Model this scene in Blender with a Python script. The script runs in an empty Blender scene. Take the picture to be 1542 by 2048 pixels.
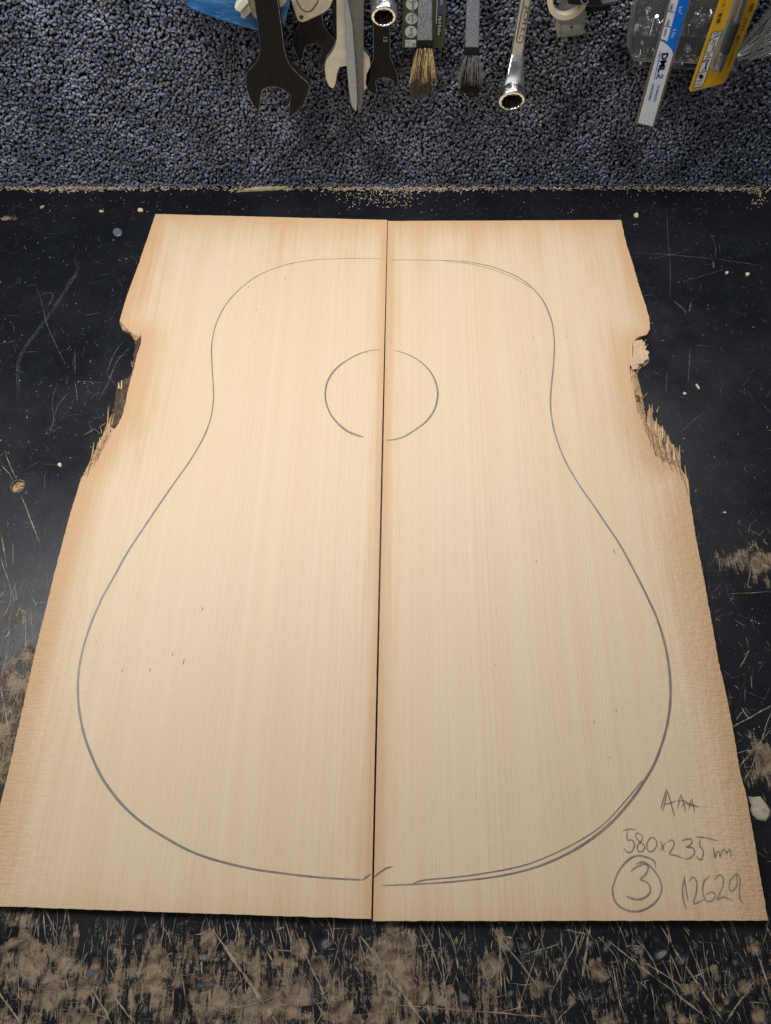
import bpy, bmesh, math, random
import numpy as np
from mathutils import Vector, Matrix
rnd = random.Random(7)
nrg = np.random.default_rng(11)
scene = bpy.context.scene
C = scene.collection

# ------------------------------------------------------------------ camera
F, PITCH, H = 1480.0, math.radians(63.0), 0.502
CX, CY = 771.0, 1024.0
cam_d = bpy.data.cameras.new('camera')
cam = bpy.data.objects.new('camera', cam_d); C.objects.link(cam)
cam.location = (0, 0, H); cam.rotation_euler = (math.pi/2 - PITCH, 0, 0)
cam_d.sensor_fit = 'VERTICAL'; cam_d.sensor_height = 24; cam_d.lens = 24*F/2048
cam_d.clip_start = 0.01; cam_d.clip_end = 50
scene.camera = cam
# ------------------------------------------------------------------ light
w = bpy.data.worlds.new('World'); scene.world = w; w.use_nodes = True
w.node_tree.nodes['Background'].inputs[0].default_value = (0.90, 0.95, 1.0, 1)
w.node_tree.nodes['Background'].inputs[1].default_value = 0.085
def area_lamp(name, loc, target, sx, sy, power, col):
    l = bpy.data.lights.new(name, 'AREA'); l.shape = 'RECTANGLE'; l.size = sx; l.size_y = sy
    l.energy = power; l.color = col
    o = bpy.data.objects.new(name, l); C.objects.link(o); o.location = loc
    o.rotation_euler = (Vector(target)-Vector(loc)).to_track_quat('-Z', 'Y').to_euler()
area_lamp('bench_lamp', (-0.12, 0.44, 0.57), (-0.08, 0.33, 0), 0.95, 0.12, 6.0, (0.96, 0.98, 1.0))
area_lamp('room_lamp', (-0.25, -1.15, 0.80), (0, 0.4, 0.1), 1.7, 0.5, 2.7, (0.90, 0.95, 1.0))
vs = scene.view_settings
vs.view_transform = 'Standard'; vs.look = 'None'; vs.exposure = 0; vs.gamma = 1; vs.use_curve_mapping = False

# ------------------------------------------------------------------ pixel -> place (photo pixels, 1542 x 2048)
SP, CP = math.sin(PITCH), math.cos(PITCH)
def ray(px, py):
    u, v = (px-CX)/F, (CY-py)/F
    return (u, CP + v*SP, -SP + v*CP)
def onz(px, py, z=0.0):
    d = ray(px, py); t = (z-H)/d[2]
    return (d[0]*t, d[1]*t)
def ony(px, py, Y):
    d = ray(px, py); t = Y/d[1]
    return (d[0]*t, H + d[2]*t)
def zoomed(x0, y0, s):
    return lambda pts: [(x0+a/s, y0+b/s) for a, b in pts]
YF = onz(771, 377)[1]          # front of the carpet
YB = YF + 0.004                # its backing

# ------------------------------------------------------------------ object helpers
def tag(o, label=None, cat=None, group=None, kind=None):
    if label: o['label'] = label
    if cat: o['category'] = cat
    if group: o['group'] = group
    if kind: o['kind'] = kind
    return o
def link(name, me, mat=None, parent=None):
    o = bpy.data.objects.new(name, me); C.objects.link(o)
    if mat and me is not None and not me.materials: me.materials.append(mat)
    if parent is not None:
        o.parent = parent; o.matrix_parent_inverse = parent.matrix_world.inverted()
    return o
def empty(name, loc):
    o = bpy.data.objects.new(name, None); C.objects.link(o); o.location = loc
    o.empty_display_size = 0.01
    o.matrix_world = Matrix.Translation(loc)
    return o
def fast_mesh(name, V, Fq, smooth=False, attrs=None):
    """V (n,3), Fq (m,k) arrays -> mesh"""
    V = np.asarray(V, np.float32); Fq = np.asarray(Fq, np.int32)
    m, k = Fq.shape
    me = bpy.data.meshes.new(name)
    me.vertices.add(len(V)); me.vertices.foreach_set('co', V.ravel())
    me.loops.add(m*k); me.loops.foreach_set('vertex_index', Fq.ravel())
    me.polygons.add(m); me.polygons.foreach_set('loop_start', np.arange(0, m*k, k, dtype=np.int32))
    me.polygons.foreach_set('use_smooth', np.full(m, smooth))
    me.update(calc_edges=True); me.validate()
    for an, (typ, data) in (attrs or {}).items():
        a = me.attributes.new(an, typ, 'POINT')
        a.data.foreach_set('color' if 'COLOR' in typ else 'value', np.asarray(data, np.float32).ravel())
    return me
def bm_mesh(name, bm, smooth=False):
    bmesh.ops.recalc_face_normals(bm, faces=bm.faces)
    if smooth:
        for f in bm.faces: f.smooth = True
    me = bpy.data.meshes.new(name); bm.to_mesh(me); bm.free(); return me
def auto_smooth(me, ang=35):
    bm = bmesh.new(); bm.from_mesh(me)
    for f in bm.faces: f.smooth = True
    for e in bm.edges:
        e.smooth = not (len(e.link_faces) == 2 and e.calc_face_angle(0) > math.radians(ang))
    bm.to_mesh(me); bm.free(); return me
def resample(pts, n):
    P = np.array(pts, float); d = np.r_[0, np.cumsum(np.hypot(*np.diff(P, axis=0).T))]
    t = np.linspace(0, d[-1], n)
    return np.c_[np.interp(t, d, P[:, 0]), np.interp(t, d, P[:, 1])]
def spline(pts, n):
    """Catmull-Rom through pts, n samples, evenly spaced"""
    P = np.array(pts, float)
    if len(P) < 3: return resample(P, n)
    Q = np.vstack([2*P[0]-P[1], P, 2*P[-1]-P[-2]]); out = []
    for i in range(1, len(Q)-2):
        for t in np.linspace(0, 1, 10, endpoint=False):
            a, b, c, d = Q[i-1], Q[i], Q[i+1], Q[i+2]
            out.append(0.5*((2*b)+(c-a)*t+(2*a-5*b+4*c-d)*t*t+(3*b-a-3*c+d)*t**3))
    out.append(P[-1]); return resample(out, n)
def slab(name, pts, Y, th, mat, parent=None, bevel=0.0006, edge=None):
    """outline (photo pixels on the upright plane y=Y, its front face) with thickness th away from the viewer"""
    bm = bmesh.new(); vs_ = []
    for p in pts:
        x, z = ony(p[0], p[1], Y); vs_.append(bm.verts.new((x, Y, z)))
    f = bm.faces.new(vs_); f.normal_update()
    if f.normal.y > 0: f.normal_flip()
    r = bmesh.ops.extrude_face_region(bm, geom=[f])
    for v in r['geom']:
        if isinstance(v, bmesh.types.BMVert): v.co.y += th
    bmesh.ops.recalc_face_normals(bm, faces=bm.faces)
    if bevel > 0:
        es = [e for e in bm.edges if abs(e.verts[0].co.y-Y) < 1e-6 and abs(e.verts[1].co.y-Y) < 1e-6]
        rb_ = bmesh.ops.bevel(bm, geom=es, offset=bevel, segments=2, profile=0.6, affect='EDGES', clamp_overlap=True)
        if edge:
            for f in rb_['faces']: f.material_index = 1
    me = bm_mesh(name, bm)
    o = link(name, me, mat, parent)
    if edge: me.materials.append(edge)
    return o
def sheet(name, pts, Y, mat, parent):
    """printed area: thin outline on the plane y=Y"""
    return slab(name, pts, Y, 0.00006, mat, parent, bevel=0)
def tube(p0, p1, r0, r1, seg=12, cap=True):
    p0, p1 = Vector(p0), Vector(p1); q = (p1-p0).to_track_quat('Z', 'Y')
    V, Fc = [], []
    for p, r in ((p0, r0), (p1, r1)):
        for i in range(seg):
            a = 2*math.pi*i/seg; V.append(p + q @ Vector((r*math.cos(a), r*math.sin(a), 0)))
    for i in range(seg):
        j = (i+1) % seg; Fc.append((i, j, seg+j, seg+i))
    if cap: Fc += [tuple(range(seg))[::-1], tuple(range(seg, 2*seg))]
    return V, Fc
def merge(parts):
    V, Fc = [], []
    for v, f in parts:
        o = len(V); V += [tuple(a) for a in v]; Fc += [tuple(i+o for i in g) for g in f]
    return V, Fc
def raw(name, VF, mat, parent=None, smooth=None):
    me = bpy.data.meshes.new(name); me.from_pydata([tuple(v) for v in VF[0]], [], VF[1]); me.update()
    if smooth: auto_smooth(me, smooth)
    return link(name, me, mat, parent)
def box(c, s, M=None):
    V = [Vector((c[0]+i*s[0]/2, c[1]+j*s[1]/2, c[2]+k*s[2]/2)) for i in (-1, 1) for j in (-1, 1) for k in (-1, 1)]
    if M: V = [M @ v for v in V]
    return V, [(0, 1, 3, 2), (4, 6, 7, 5), (0, 4, 5, 1), (2, 3, 7, 6), (0, 2, 6, 4), (1, 5, 7, 3)]

# ------------------------------------------------------------------ materials
class MB:
    def __init__(s, name):
        s.m = bpy.data.materials.new(name); s.m.use_nodes = True
        s.t = s.m.node_tree; s.b = s.t.nodes['Principled BSDF']; s.o = s.t.nodes['Material Output']
    def n(s, typ, **kw):
        nd = s.t.nodes.new(typ)
        for k, v in kw.items(): setattr(nd, k, v)
        return nd
    def l(s, a, b): s.t.links.new(a, b)
    def set(s, **kw):
        for k, v in kw.items(): s.b.inputs[k.replace('_', ' ')].default_value = v
        return s
    def coord(s, scale=(1, 1, 1), rot=(0, 0, 0)):
        tc = s.n('ShaderNodeTexCoord'); mp = s.n('ShaderNodeMapping')
        mp.inputs['Scale'].default_value = scale; mp.inputs['Rotation'].default_value = rot
        s.l(tc.outputs['Object'], mp.inputs[0]); return mp.outputs[0]
    def noise(s, scale, detail=4, rough=.55, vec=None, dist=0):
        nd = s.n('ShaderNodeTexNoise'); nd.inputs['Scale'].default_value = scale
        nd.inputs['Detail'].default_value = detail; nd.inputs['Roughness'].default_value = rough
        nd.inputs['Distortion'].default_value = dist
        s.l(vec if vec is not None else s.coord(), nd.inputs['Vector']); return nd.outputs['Fac']
    def ramp(s, fac, stops):
        nd = s.n('ShaderNodeValToRGB'); cr = nd.color_ramp
        while len(cr.elements) < len(stops): cr.elements.new(0.5)
        for e, (p, c) in zip(cr.elements, stops):
            e.position = p; e.color = c if len(c) == 4 else (*c, 1)
        s.l(fac, nd.inputs[0]); return nd.outputs[0]
    def mr(s, v, a, b, c=0., d=1., smooth=True):
        nd = s.n('ShaderNodeMapRange'); nd.clamp = True
        if smooth: nd.interpolation_type = 'SMOOTHSTEP'
        for i, x in zip((1, 2, 3, 4), (a, b, c, d)): nd.inputs[i].default_value = x
        s.l(v, nd.inputs[0]); return nd.outputs[0]
    def math(s, op, a, b=None):
        nd = s.n('ShaderNodeMath', operation=op)
        for i, x in enumerate((a, b)):
            if x is None: continue
            if isinstance(x, (int, float)): nd.inputs[i].default_value = x
            else: s.l(x, nd.inputs[i])
        return nd.outputs[0]
    def mix(s, fac, a, b, mode='MIX'):
        nd = s.n('ShaderNodeMix', data_type='RGBA', blend_type=mode)
        for i, x in ((0, fac), (6, a), (7, b)):
            if isinstance(x, (int, float)): nd.inputs[i].default_value = x
            elif isinstance(x, tuple): nd.inputs[i].default_value = (*x, 1) if len(x) == 3 else x
            else: s.l(x, nd.inputs[i])
        return nd.outputs[2]
    def attr(s, name, out='Fac'):
        nd = s.n('ShaderNodeAttribute'); nd.attribute_name = name; return nd.outputs[out]
    def bump(s, h, strength=.3, dist=.001, normal=None):
        nd = s.n('ShaderNodeBump'); nd.inputs['Strength'].default_value = strength
        nd.inputs['Distance'].default_value = dist; s.l(h, nd.inputs['Height'])
        if normal is not None: s.l(normal, nd.inputs['Normal'])
        s.l(nd.outputs[0], s.b.inputs['Normal']); return nd.outputs[0]
    def col(s, c): s.l(c, s.b.inputs['Base Color']); return s
    def rough(s, c): s.l(c, s.b.inputs['Roughness']); return s

def simple(name, c, rough=.5, metal=0., var=.12, scale=120, bump=0.0, spec=.5):
    m = MB(name); m.set(Roughness=rough, Metallic=metal); m.b.inputs['Specular IOR Level'].default_value = spec
    n = m.noise(scale, 5, .6)
    m.col(m.ramp(n, [(.3, tuple(x*(1-var) for x in c)), (.7, tuple(min(1, x*(1+var)) for x in c))]))
    m.rough(m.mr(m.noise(scale*.5, 4), .3, .7, max(.02, rough*.75), min(1, rough*1.25)))
    if bump: m.bump(n, bump, .0006)
    return m.m
def clear(name, tint=(.9, .93, .95), haze=.25, rough=.15, hz=(.55, .57, .58)):
    m = MB(name)
    tr = m.n('ShaderNodeBsdfTransparent'); tr.inputs[0].default_value = (*tint, 1)
    m.set(Base_Color=(*hz, 1), Roughness=rough)
    mx = m.n('ShaderNodeMixShader'); fr = m.n('ShaderNodeFresnel'); fr.inputs[0].default_value = 1.45
    f = m.math('MAXIMUM', m.mr(fr.outputs[0], 0, 1, haze, 1, False), m.mr(m.noise(60, 5), .3, .8, haze*.7, haze*1.3))
    m.l(f, mx.inputs[0]); m.l(tr.outputs[0], mx.inputs[1]); m.l(m.b.outputs[0], mx.inputs[2])
    m.l(mx.outputs[0], m.o.inputs[0]); return m.m

def wood_top():
    m = MB('spruce')
    sep = m.n('ShaderNodeSeparateXYZ'); tc = m.n('ShaderNodeTexCoord'); m.l(tc.outputs['Object'], sep.inputs[0])
    wob = m.noise(1, 3, .5, m.coord((9, 5, 1)))
    x = m.math('ADD', sep.outputs[0], m.math('MULTIPLY', m.math('SUBTRACT', wob, .5), .004))
    def line(k, det, rough=.6):
        nd = m.n('ShaderNodeTexNoise', noise_dimensions='1D'); nd.inputs['Scale'].default_value = 1
        nd.inputs['Detail'].default_value = det; nd.inputs['Roughness'].default_value = rough
        m.l(m.math('MULTIPLY', x, k), nd.inputs['W']); return nd.outputs['Fac']
    broad, mid, fine = line(55, 3), line(330, 2), line(1150, 2)
    fibre = m.noise(1, 4, .6, m.coord((2600, 90, 1)))
    c = m.mix(m.mr(broad, .32, .68), (.705, .545, .366), (.690, .515, .332))
    c = m.mix(m.math('MULTIPLY', m.mr(mid, .50, .70), .20), c, (.60, .44, .275))
    c = m.mix(m.math('MULTIPLY', m.mr(fine, .48, .70), .33), c, (.56, .41, .26))
    c = m.mix(m.math('MULTIPLY', m.mr(fibre, .52, .75), .26), c, (.50, .34, .20))
    patch = m.noise(1, 4, .55, m.coord((14, 5, 1)))
    c = m.mix(m.math('MULTIPLY', m.mr(patch, .45, .75), .35), c, (.66, .475, .275))
    # oxidised, redder wood along the sawn edges
    ed = m.attr('edge')
    en = m.math('ADD', ed, m.math('MULTIPLY', m.math('SUBTRACT', m.math('ADD', m.math('MULTIPLY', m.noise(1, 5, .65, m.coord((45, 6, 1))), .5), m.math('MULTIPLY', m.noise(1, 4, .65, m.coord((300, 7, 1))), .5)), .5), 1.9))
    e1 = m.mr(en, .10, 1.0)
    c = m.mix(m.math('MULTIPLY', e1, .80), c, (.575, .335, .165))
    m.col(c); m.set(Roughness=.52); m.b.inputs['Specular IOR Level'].default_value = .38
    # planed centre, torn and fuzzy towards the outer edge
    saw = m.noise(1, 3, .6, m.coord((90, 620, 1)))
    fuzz = m.noise(1, 5, .7, m.coord((230, 190, 1)))
    fz = m.math('ADD', m.math('MULTIPLY', saw, .5), m.math('MULTIPLY', fuzz, 1.0))
    hgt = m.math('ADD', m.math('MULTIPLY', fz, m.mr(m.attr('fuzz'), 0, 1, .03, 1)), m.math('MULTIPLY', m.math('ADD', fine, fibre), .10))
    m.bump(hgt, .95, .0016)
    return m.m

M = {}
M['spruce'] = wood_top()
M['endgrain'] = simple('spruce_edge', (.52, .34, .18), .75, var=.3, scale=500, bump=.6)
M['bark'] = simple('bark', (.085, .052, .032), .85, var=.75, scale=330, bump=.9)
M['torn'] = simple('torn_wood', (.50, .315, .165), .75, var=.38, scale=260, bump=.8)
M['dry'] = simple('grey_brown_splinter', (.45, .275, .145), .8, var=.5, scale=300, bump=.8)
M['pale'] = simple('pale_broken_wood', (.62, .47, .31), .75, var=.2, scale=300, bump=.6)
def pencil():
    m = MB('graphite'); m.set(Base_Color=(.150, .150, .162, 1), Roughness=.42, Metallic=.2)
    tr = m.n('ShaderNodeBsdfTransparent'); mx = m.n('ShaderNodeMixShader')
    f = m.mr(m.math('ADD', m.noise(1, 3, .7, m.coord((2600, 900, 1))), m.math('MULTIPLY', m.noise(60, 3), .45)), .42, .95, .90, .35)
    m.l(f, mx.inputs[0]); m.l(tr.outputs[0], mx.inputs[1]); m.l(m.b.outputs[0], mx.inputs[2]); m.l(mx.outputs[0], m.o.inputs[0])
    return m.m
M['pencil'] = pencil()
M['fleck'] = simple('resin_fleck', (.17, .085, .035), .6, var=.3)

def bench_mat():
    m = MB('black_paint_worn')
    fine = m.noise(900, 4, .7); big = m.noise(42, 10, .72, dist=.8)
    c = m.mix(m.mr(fine, .4, .75), (.0046, .0052, .0068), (.013, .0146, .0180))
    c = m.mix(m.math('MULTIPLY', m.mr(big, .45, .75), .55), c, (.014, .0175, .024))
    # dust specks and pale nicks
    for sc_, thr, keep, cc in ((330, .14, .968, (.30, .28, .25)), (150, .08, .975, (.40, .36, .31)), (800, .22, .93, (.13, .13, .14))):
        vo = m.n('ShaderNodeTexVoronoi'); vo.inputs['Scale'].default_value = sc_
        m.l(m.coord(), vo.inputs['Vector']); sp = m.n('ShaderNodeSeparateColor'); m.l(vo.outputs['Color'], sp.inputs[0])
        c = m.mix(m.math('MULTIPLY', m.mr(vo.outputs['Distance'], thr*.5, thr, 1, 0), m.mr(sp.outputs[0], keep, keep+.01)), c, cc)
    wear = m.attr('wear')
    st1 = m.noise(1, 5, .7, m.coord((420, 55, 1), (0, 0, .12)))
    st2 = m.noise(1, 5, .7, m.coord((60, 330, 1), (0, 0, .35)))
    st3 = m.noise(1, 5, .7, m.coord((300, 45, 1), (0, 0, -.5)))
    f = m.math('ADD', wear, m.math('MULTIPLY', m.math('SUBTRACT', big, .5), 2.3))
    for s_, w_ in ((st1, 1.5), (st2, .35), (st3, 1.2)): f = m.math('ADD', f, m.math('MULTIPLY', m.math('SUBTRACT', s_, .5), w_))
    f = m.math('ADD', f, m.math('MULTIPLY', m.math('SUBTRACT', fine, .5), .8))
    msk = m.math('MULTIPLY', m.mr(f, .50, .74), m.mr(wear, .02, .15))
    wn = m.noise(110, 8, .75, dist=.8); wn2 = m.noise(1, 5, .7, m.coord((700, 120, 1)))
    wc = m.mix(m.mr(wn, .40, .60), (.050, .030, .018), (.265, .188, .116))
    wc = m.mix(m.math('MULTIPLY', m.mr(wn2, .4, .7), .5), wc, (.32, .24, .158))
    c = m.mix(msk, c, wc); m.col(c)
    m.rough(m.mix(msk, m.mr(m.noise(14, 6, .6), .3, .7, .27, .47), (.8, .8, .8)))
    m.b.inputs['Specular IOR Level'].default_value = .38
    h = m.math('ADD', m.math('MULTIPLY', fine, .25), m.math('MULTIPLY', msk, -.5))
    h = m.math('ADD', h, m.math('MULTIPLY', st1, .3)); h = m.math('ADD', h, m.math('MULTIPLY', wn2, .25))
    m.bump(h, .5, .0006)
    return m.m
M['bench'] = bench_mat()
M['scratch_wood'] = simple('scratched_to_wood', (.27, .205, .14), .8, var=.6, scale=180)
M['scratch_grey'] = simple('scratched_paint', (.085, .088, .095), .6, var=.4, scale=260)
def carpet():
    m = MB('carpet_yarn'); m.set(Roughness=1.0); m.b.inputs['Specular IOR Level'].default_value = 0.0
    n = m.noise(1500, 3, .7)
    m.col(m.mix(m.mr(n, .3, .7), m.attr('yarn', 'Color'), (.03, .033, .042), 'MULTIPLY') if False else
          m.mix(m.math('MULTIPLY', m.mr(n, .45, .75), .5), m.attr('yarn', 'Color'), (.018, .02, .028)))
    m.b.inputs['Sheen Weight'].default_value = .15
    m.bump(n, .6, .0005); return m.m
M['carpet'] = carpet()
M['backing'] = simple('carpet_backing', (.012, .013, .018), .95)
M['black_oxide'] = simple('black_oxide_steel', (.0085, .0080, .0072), .6, .0, .5, 420, .25, .14)
M['black_oxide2'] = simple('black_oxide_worn', (.011, .0105, .0095), .55, .0, .6, 300, .25, .18)
M['nickel'] = simple('satin_nickel', (.52, .545, .50), .42, .85, .10, 300)
M['steel'] = simple('brushed_steel', (.33, .37, .42), .48, .85, .18, 700, .15)
M['darksteel'] = simple('dull_steel', (.135, .135, .13), .55, .6, .3, 600, .3)
M['chrome'] = simple('chrome', (.80, .80, .78), .22, 1.0, .06, 300, .05)
M['shadowhole'] = simple('shaded_bore', (.05, .048, .045), .5, .8)  # bore of the ring ends: inside shade put into a darker metal colour
M['greypaint'] = simple('speckled_grey_hammer_paint', (.22, .25, .30), .4, .4, .65, 900, .5)
M['blackrub'] = simple('black_plastic', (.006, .006, .006), .6, var=.4, scale=500, bump=.3, spec=.2)
M['brass'] = simple('brass_bristle', (.58, .44, .22), .42, .55, .4, 500)
M['bristledark'] = simple('dark_bristle', (.055, .045, .032), .6, .2, .6, 500)
M['bristlegrey'] = simple('grey_bristle', (.20, .20, .20), .5, .5, .5, 500)
M['green'] = simple('green_card', (.040, .062, .018), .5, var=.12, scale=60)
M['navy'] = simple('navy_print', (.030, .042, .16), .5)
M['blackprint'] = simple('black_print', (.012, .012, .010), .5)
M['whiteprint'] = simple('white_print', (.62, .62, .60), .5, var=.05)
M['greyprint'] = simple('grey_print', (.22, .23, .23), .5)
M['rulerwhite'] = simple('white_enamel', (.66, .68, .72), .4, var=.05)
M['rulerblue'] = simple('blue_enamel', (.0, .15, .62), .4, var=.06)
M['inkblue'] = simple('blue_ink', (.012, .11, .40), .45)
M['inknavy'] = simple('navy_ink', (.015, .03, .12), .45)
M['rulersteel'] = simple('ruler_edge_steel', (.34, .29, .23), .45, .8, .2, 500)
M['yellow'] = simple('yellow_card', (.60, .34, .012), .45, var=.10, scale=70)
M['clear'] = clear('clear_plastic', (.93, .94, .95), .09, .18, (.42, .43, .44))
M['knurl'] = simple('dark_knurled_steel', (.035, .033, .028), .5, .3, .8, 1400, .8)
M['edgewear'] = simple('bright_worn_edge', (.17, .17, .17), .4, .8, .6, 500)
M['clearthin'] = clear('thin_clear_film', (.97, .97, .95), .025, .12, (.6, .6, .6))
M['frost'] = clear('frosted_plastic', (.82, .82, .80), .38, .35, (.40, .40, .385))
def blue_bag():
    m = MB('crinkled_blue_plastic'); m.set(Roughness=.25)
    n = m.noise(1, 6, .7, m.coord((120, 120, 200)), .8); n2 = m.noise(1, 3, .6, m.coord((30, 30, 120), (0, .4, 0)))
    c = m.mix(m.mr(n2, .38, .66), (.012, .135, .36), (.085, .25, .46)); c = m.mix(m.math('MULTIPLY', m.mr(n, .56, .74), .55), c, (.42, .56, .66)); m.col(c)
    tr = m.n('ShaderNodeBsdfTransparent'); tr.inputs[0].default_value = (.25, .5, .75, 1); mx = m.n('ShaderNodeMixShader')
    m.l(m.mr(n2, .3, .7, .62, .85), mx.inputs[0]); m.l(tr.outputs[0], mx.inputs[1]); m.l(m.b.outputs[0], mx.inputs[2]); m.l(mx.outputs[0], m.o.inputs[0])
    m.bump(n, .7, .002); return m.m
M['blue'] = blue_bag()
M['cream'] = simple('cream_plastic', (.56, .55, .42), .4, var=.06)
M['tan'] = simple('tan_board', (.36, .29, .20), .6, var=.15, scale=200)
M['beigering'] = simple('beige_plastic', (.58, .49, .36), .45, var=.06)
M['chip'] = simple('wood_chip', (.60, .46, .31), .75, var=.3, scale=200)
M['sliver'] = simple('wood_sliver', (.42, .34, .20), .75, var=.3, scale=200)
M['dust'] = simple('sawdust', (.56, .43, .31), .85, var=.45, scale=160)
M['greyblob'] = simple('grey_paint_drop', (.10, .12, .14), .35, var=.15)
M['patchwood'] = simple('bare_flake', (.42, .345, .255), .8, var=.3, scale=260, bump=.7)
M['zinc'] = simple('zinc_screw', (.55, .55, .55), .28, 1.0, .2, 400)

# ------------------------------------------------------------------ workbench
dents = []
for _ in range(230):
    px = rnd.uniform(-60, 1600); py = 1865 + 230*rnd.random()**.9
    dents.append((*onz(px, py), rnd.choice((.0016, .002, .0024, .003, .004, .005))*rnd.uniform(.8, 1.2), rnd.uniform(.0008, .0022)))
for px, py, r, d in ((980, 1930, .006, .0015), (540, 1880, .005, .001), (790, 1915, .010, .0012), (595, 1945, .005, .0013), (1285, 1935, .005, .0014),
                     (400, 1960, .004, .001), (1452, 1400, .003, .0012), (30, 1405, .003, .001), (55, 1310, .004, .001)):
    dents.append((*onz(px, py), r, d))
DEN = np.array(dents)
def bench_h(X, Y):
    Z = np.zeros_like(X)
    for dx, dy, r, d in DEN:
        sel = (np.abs(X-dx) < r*1.6) & (np.abs(Y-dy) < r*1.6)
        if not sel.any(): continue
        q = np.hypot(X[sel]-dx, Y[sel]-dy)/r
        Z[sel] += np.where(q < 1, -d*(1-q**2)**.8, 0) + .18*d*np.exp(-((q-1.08)/.16)**2)
    return Z
X0, X1, Y0, Y1, STEP = -.52, .52, -.20, YB, .0016
xs = np.arange(X0, X1+STEP, STEP)
ys = np.r_[np.arange(Y0, .03, STEP), np.arange(.03, Y1, .003), [Y1]]
gx, gy = np.meshgrid(xs, ys); gx = gx.ravel(); gy = gy.ravel()
hx, hy = onz(35, 972); HR = .0050
dxh, dyh = gx-hx, gy-hy; rh = np.hypot(dxh, dyh)
gz = bench_h(gx, gy)
# wear map
PX = lambda px, py, s: np.exp(-(((gx-onz(px, py)[0])/s[0])**2 + ((gy-onz(px, py)[1])/s[1])**2))
wear = .60/(1+np.exp((gy-onz(771, 1850)[1])/.010)) * (1-.25*np.clip((gx-.10)/.2, 0, 1))
wear = wear + .36/(1+np.exp((gy-onz(0, 1310)[1])/.018))*np.clip((-.18-gx)/.05, 0, 1)*(gy > -.02)
for px, py, s, a in ((1530, 1130, (.020, .018), .75), (1450, 1120, (.03, .010), .5), (1530, 1530, (.016, .020), 1.0), (60, 1350, (.02, .03), .45), (20, 1500, (.02, .03), .3),
                     (1460, 1580, (.01, .01), .5), (15, 437, (.012, .003), .9), (1500, 1820, (.03, .02), .15), (790, 1930, (.02, .02), .5), (35, 1230, (.01, .008), .5),
                     (80, 1060, (.006, .004), .3), (15, 1035, (.008, .004), .55), (1200, 1960, (.10, .03), -.25), (1090, 1880, (.06, .012), -.25), (1400, 1880, (.05, .015), -.35)):
    wear = wear + a*PX(px, py, s)
for dx_, dy_, r_, d_ in DEN[::2]:
    sel = (np.abs(gx-dx_) < r_*2) & (np.abs(gy-dy_) < r_*2)
    wear[sel] += .55*np.exp(-(np.hypot(gx[sel]-dx_, gy[sel]-dy_)/(r_*1.05))**4)
wear = np.clip(wear, 0, 1.1)
nx, ny = len(xs), len(ys)
idx = np.arange(nx*ny).reshape(ny, nx)
quads = np.stack([idx[:-1, :-1], idx[:-1, 1:], idx[1:, 1:], idx[1:, :-1]], -1).reshape(-1, 4)
# real drilled hole: drop the quads inside, snap the ring, add bore and floor
cen = np.stack([gx[quads].mean(1)-hx, gy[quads].mean(1)-hy], 1)
quads = quads[np.hypot(cen[:, 0], cen[:, 1]) > HR+.0022]
me = fast_mesh('workbench', np.c_[gx, gy, gz], quads, True, {'wear': ('FLOAT', wear)})
bench = tag(link('workbench', me, M['bench']), 'black painted workbench top scratched through to bare wood along its front', 'workbench', kind='structure')
N = 40; V = []; Fc = []
inner = [(hx+HR*math.cos(2*math.pi*i/N)*(1+.04*math.sin(3*i)), hy+HR*math.sin(2*math.pi*i/N)) for i in range(N)]
outr = [(hx+(HR+.008)*math.cos(2*math.pi*i/N), hy+(HR+.008)*math.sin(2*math.pi*i/N)) for i in range(N)]
V += [(x, y, .00002) for x, y in outr]; V += [(hx+(x-hx)*1.22, hy+(y-hy)*1.22, .00006) for x, y in inner]; V += [(x, y, .0001) for x, y in inner]
V += [(x*.995+hx*.005, y*.995+hy*.005, -.0035) for x, y in inner]
for i in range(N):
    j = (i+1) % N; Fc.append((i, j, N+j, N+i)); Fc.append((N+i, N+j, 2*N+j, 2*N+i)); Fc.append((2*N+i, 2*N+j, 3*N+j, 3*N+i))
me = bpy.data.meshes.new('drilled_hole'); me.from_pydata(V, [], Fc)
a = me.attributes.new('wear', 'FLOAT', 'POINT')
for i in range(4*N): a.data[i].value = 0.0 if i < 2*N else 1.05
hole = link('drilled_hole', me, M['bench'], bench)
V = []; Fc = []
for k in range(70):
    a_ = rnd.random()*6.28; r = HR*.85*rnd.random()**.5; L = rnd.uniform(.0006, .0018); an = rnd.gauss(.9, .5); wd = rnd.uniform(.0002, .0004)
    c = Vector((hx+r*math.cos(a_), hy+r*math.sin(a_), -.0026+rnd.random()*.0012)); d = Vector((math.cos(an), math.sin(an), rnd.gauss(0, .3)))*L; s = Vector((-math.sin(an), math.cos(an), 0))*wd
    o = len(V); V += [c-d-s, c-d+s, c+d+s, c+d-s]; Fc.append((o, o+1, o+2, o+3))
o = len(V); V += [Vector((x, y, -.0031)) for x, y in inner]; Fc.append(tuple(range(o, o+N)))
raw('hole_shavings', (V, Fc), M['torn'], hole)

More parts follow.
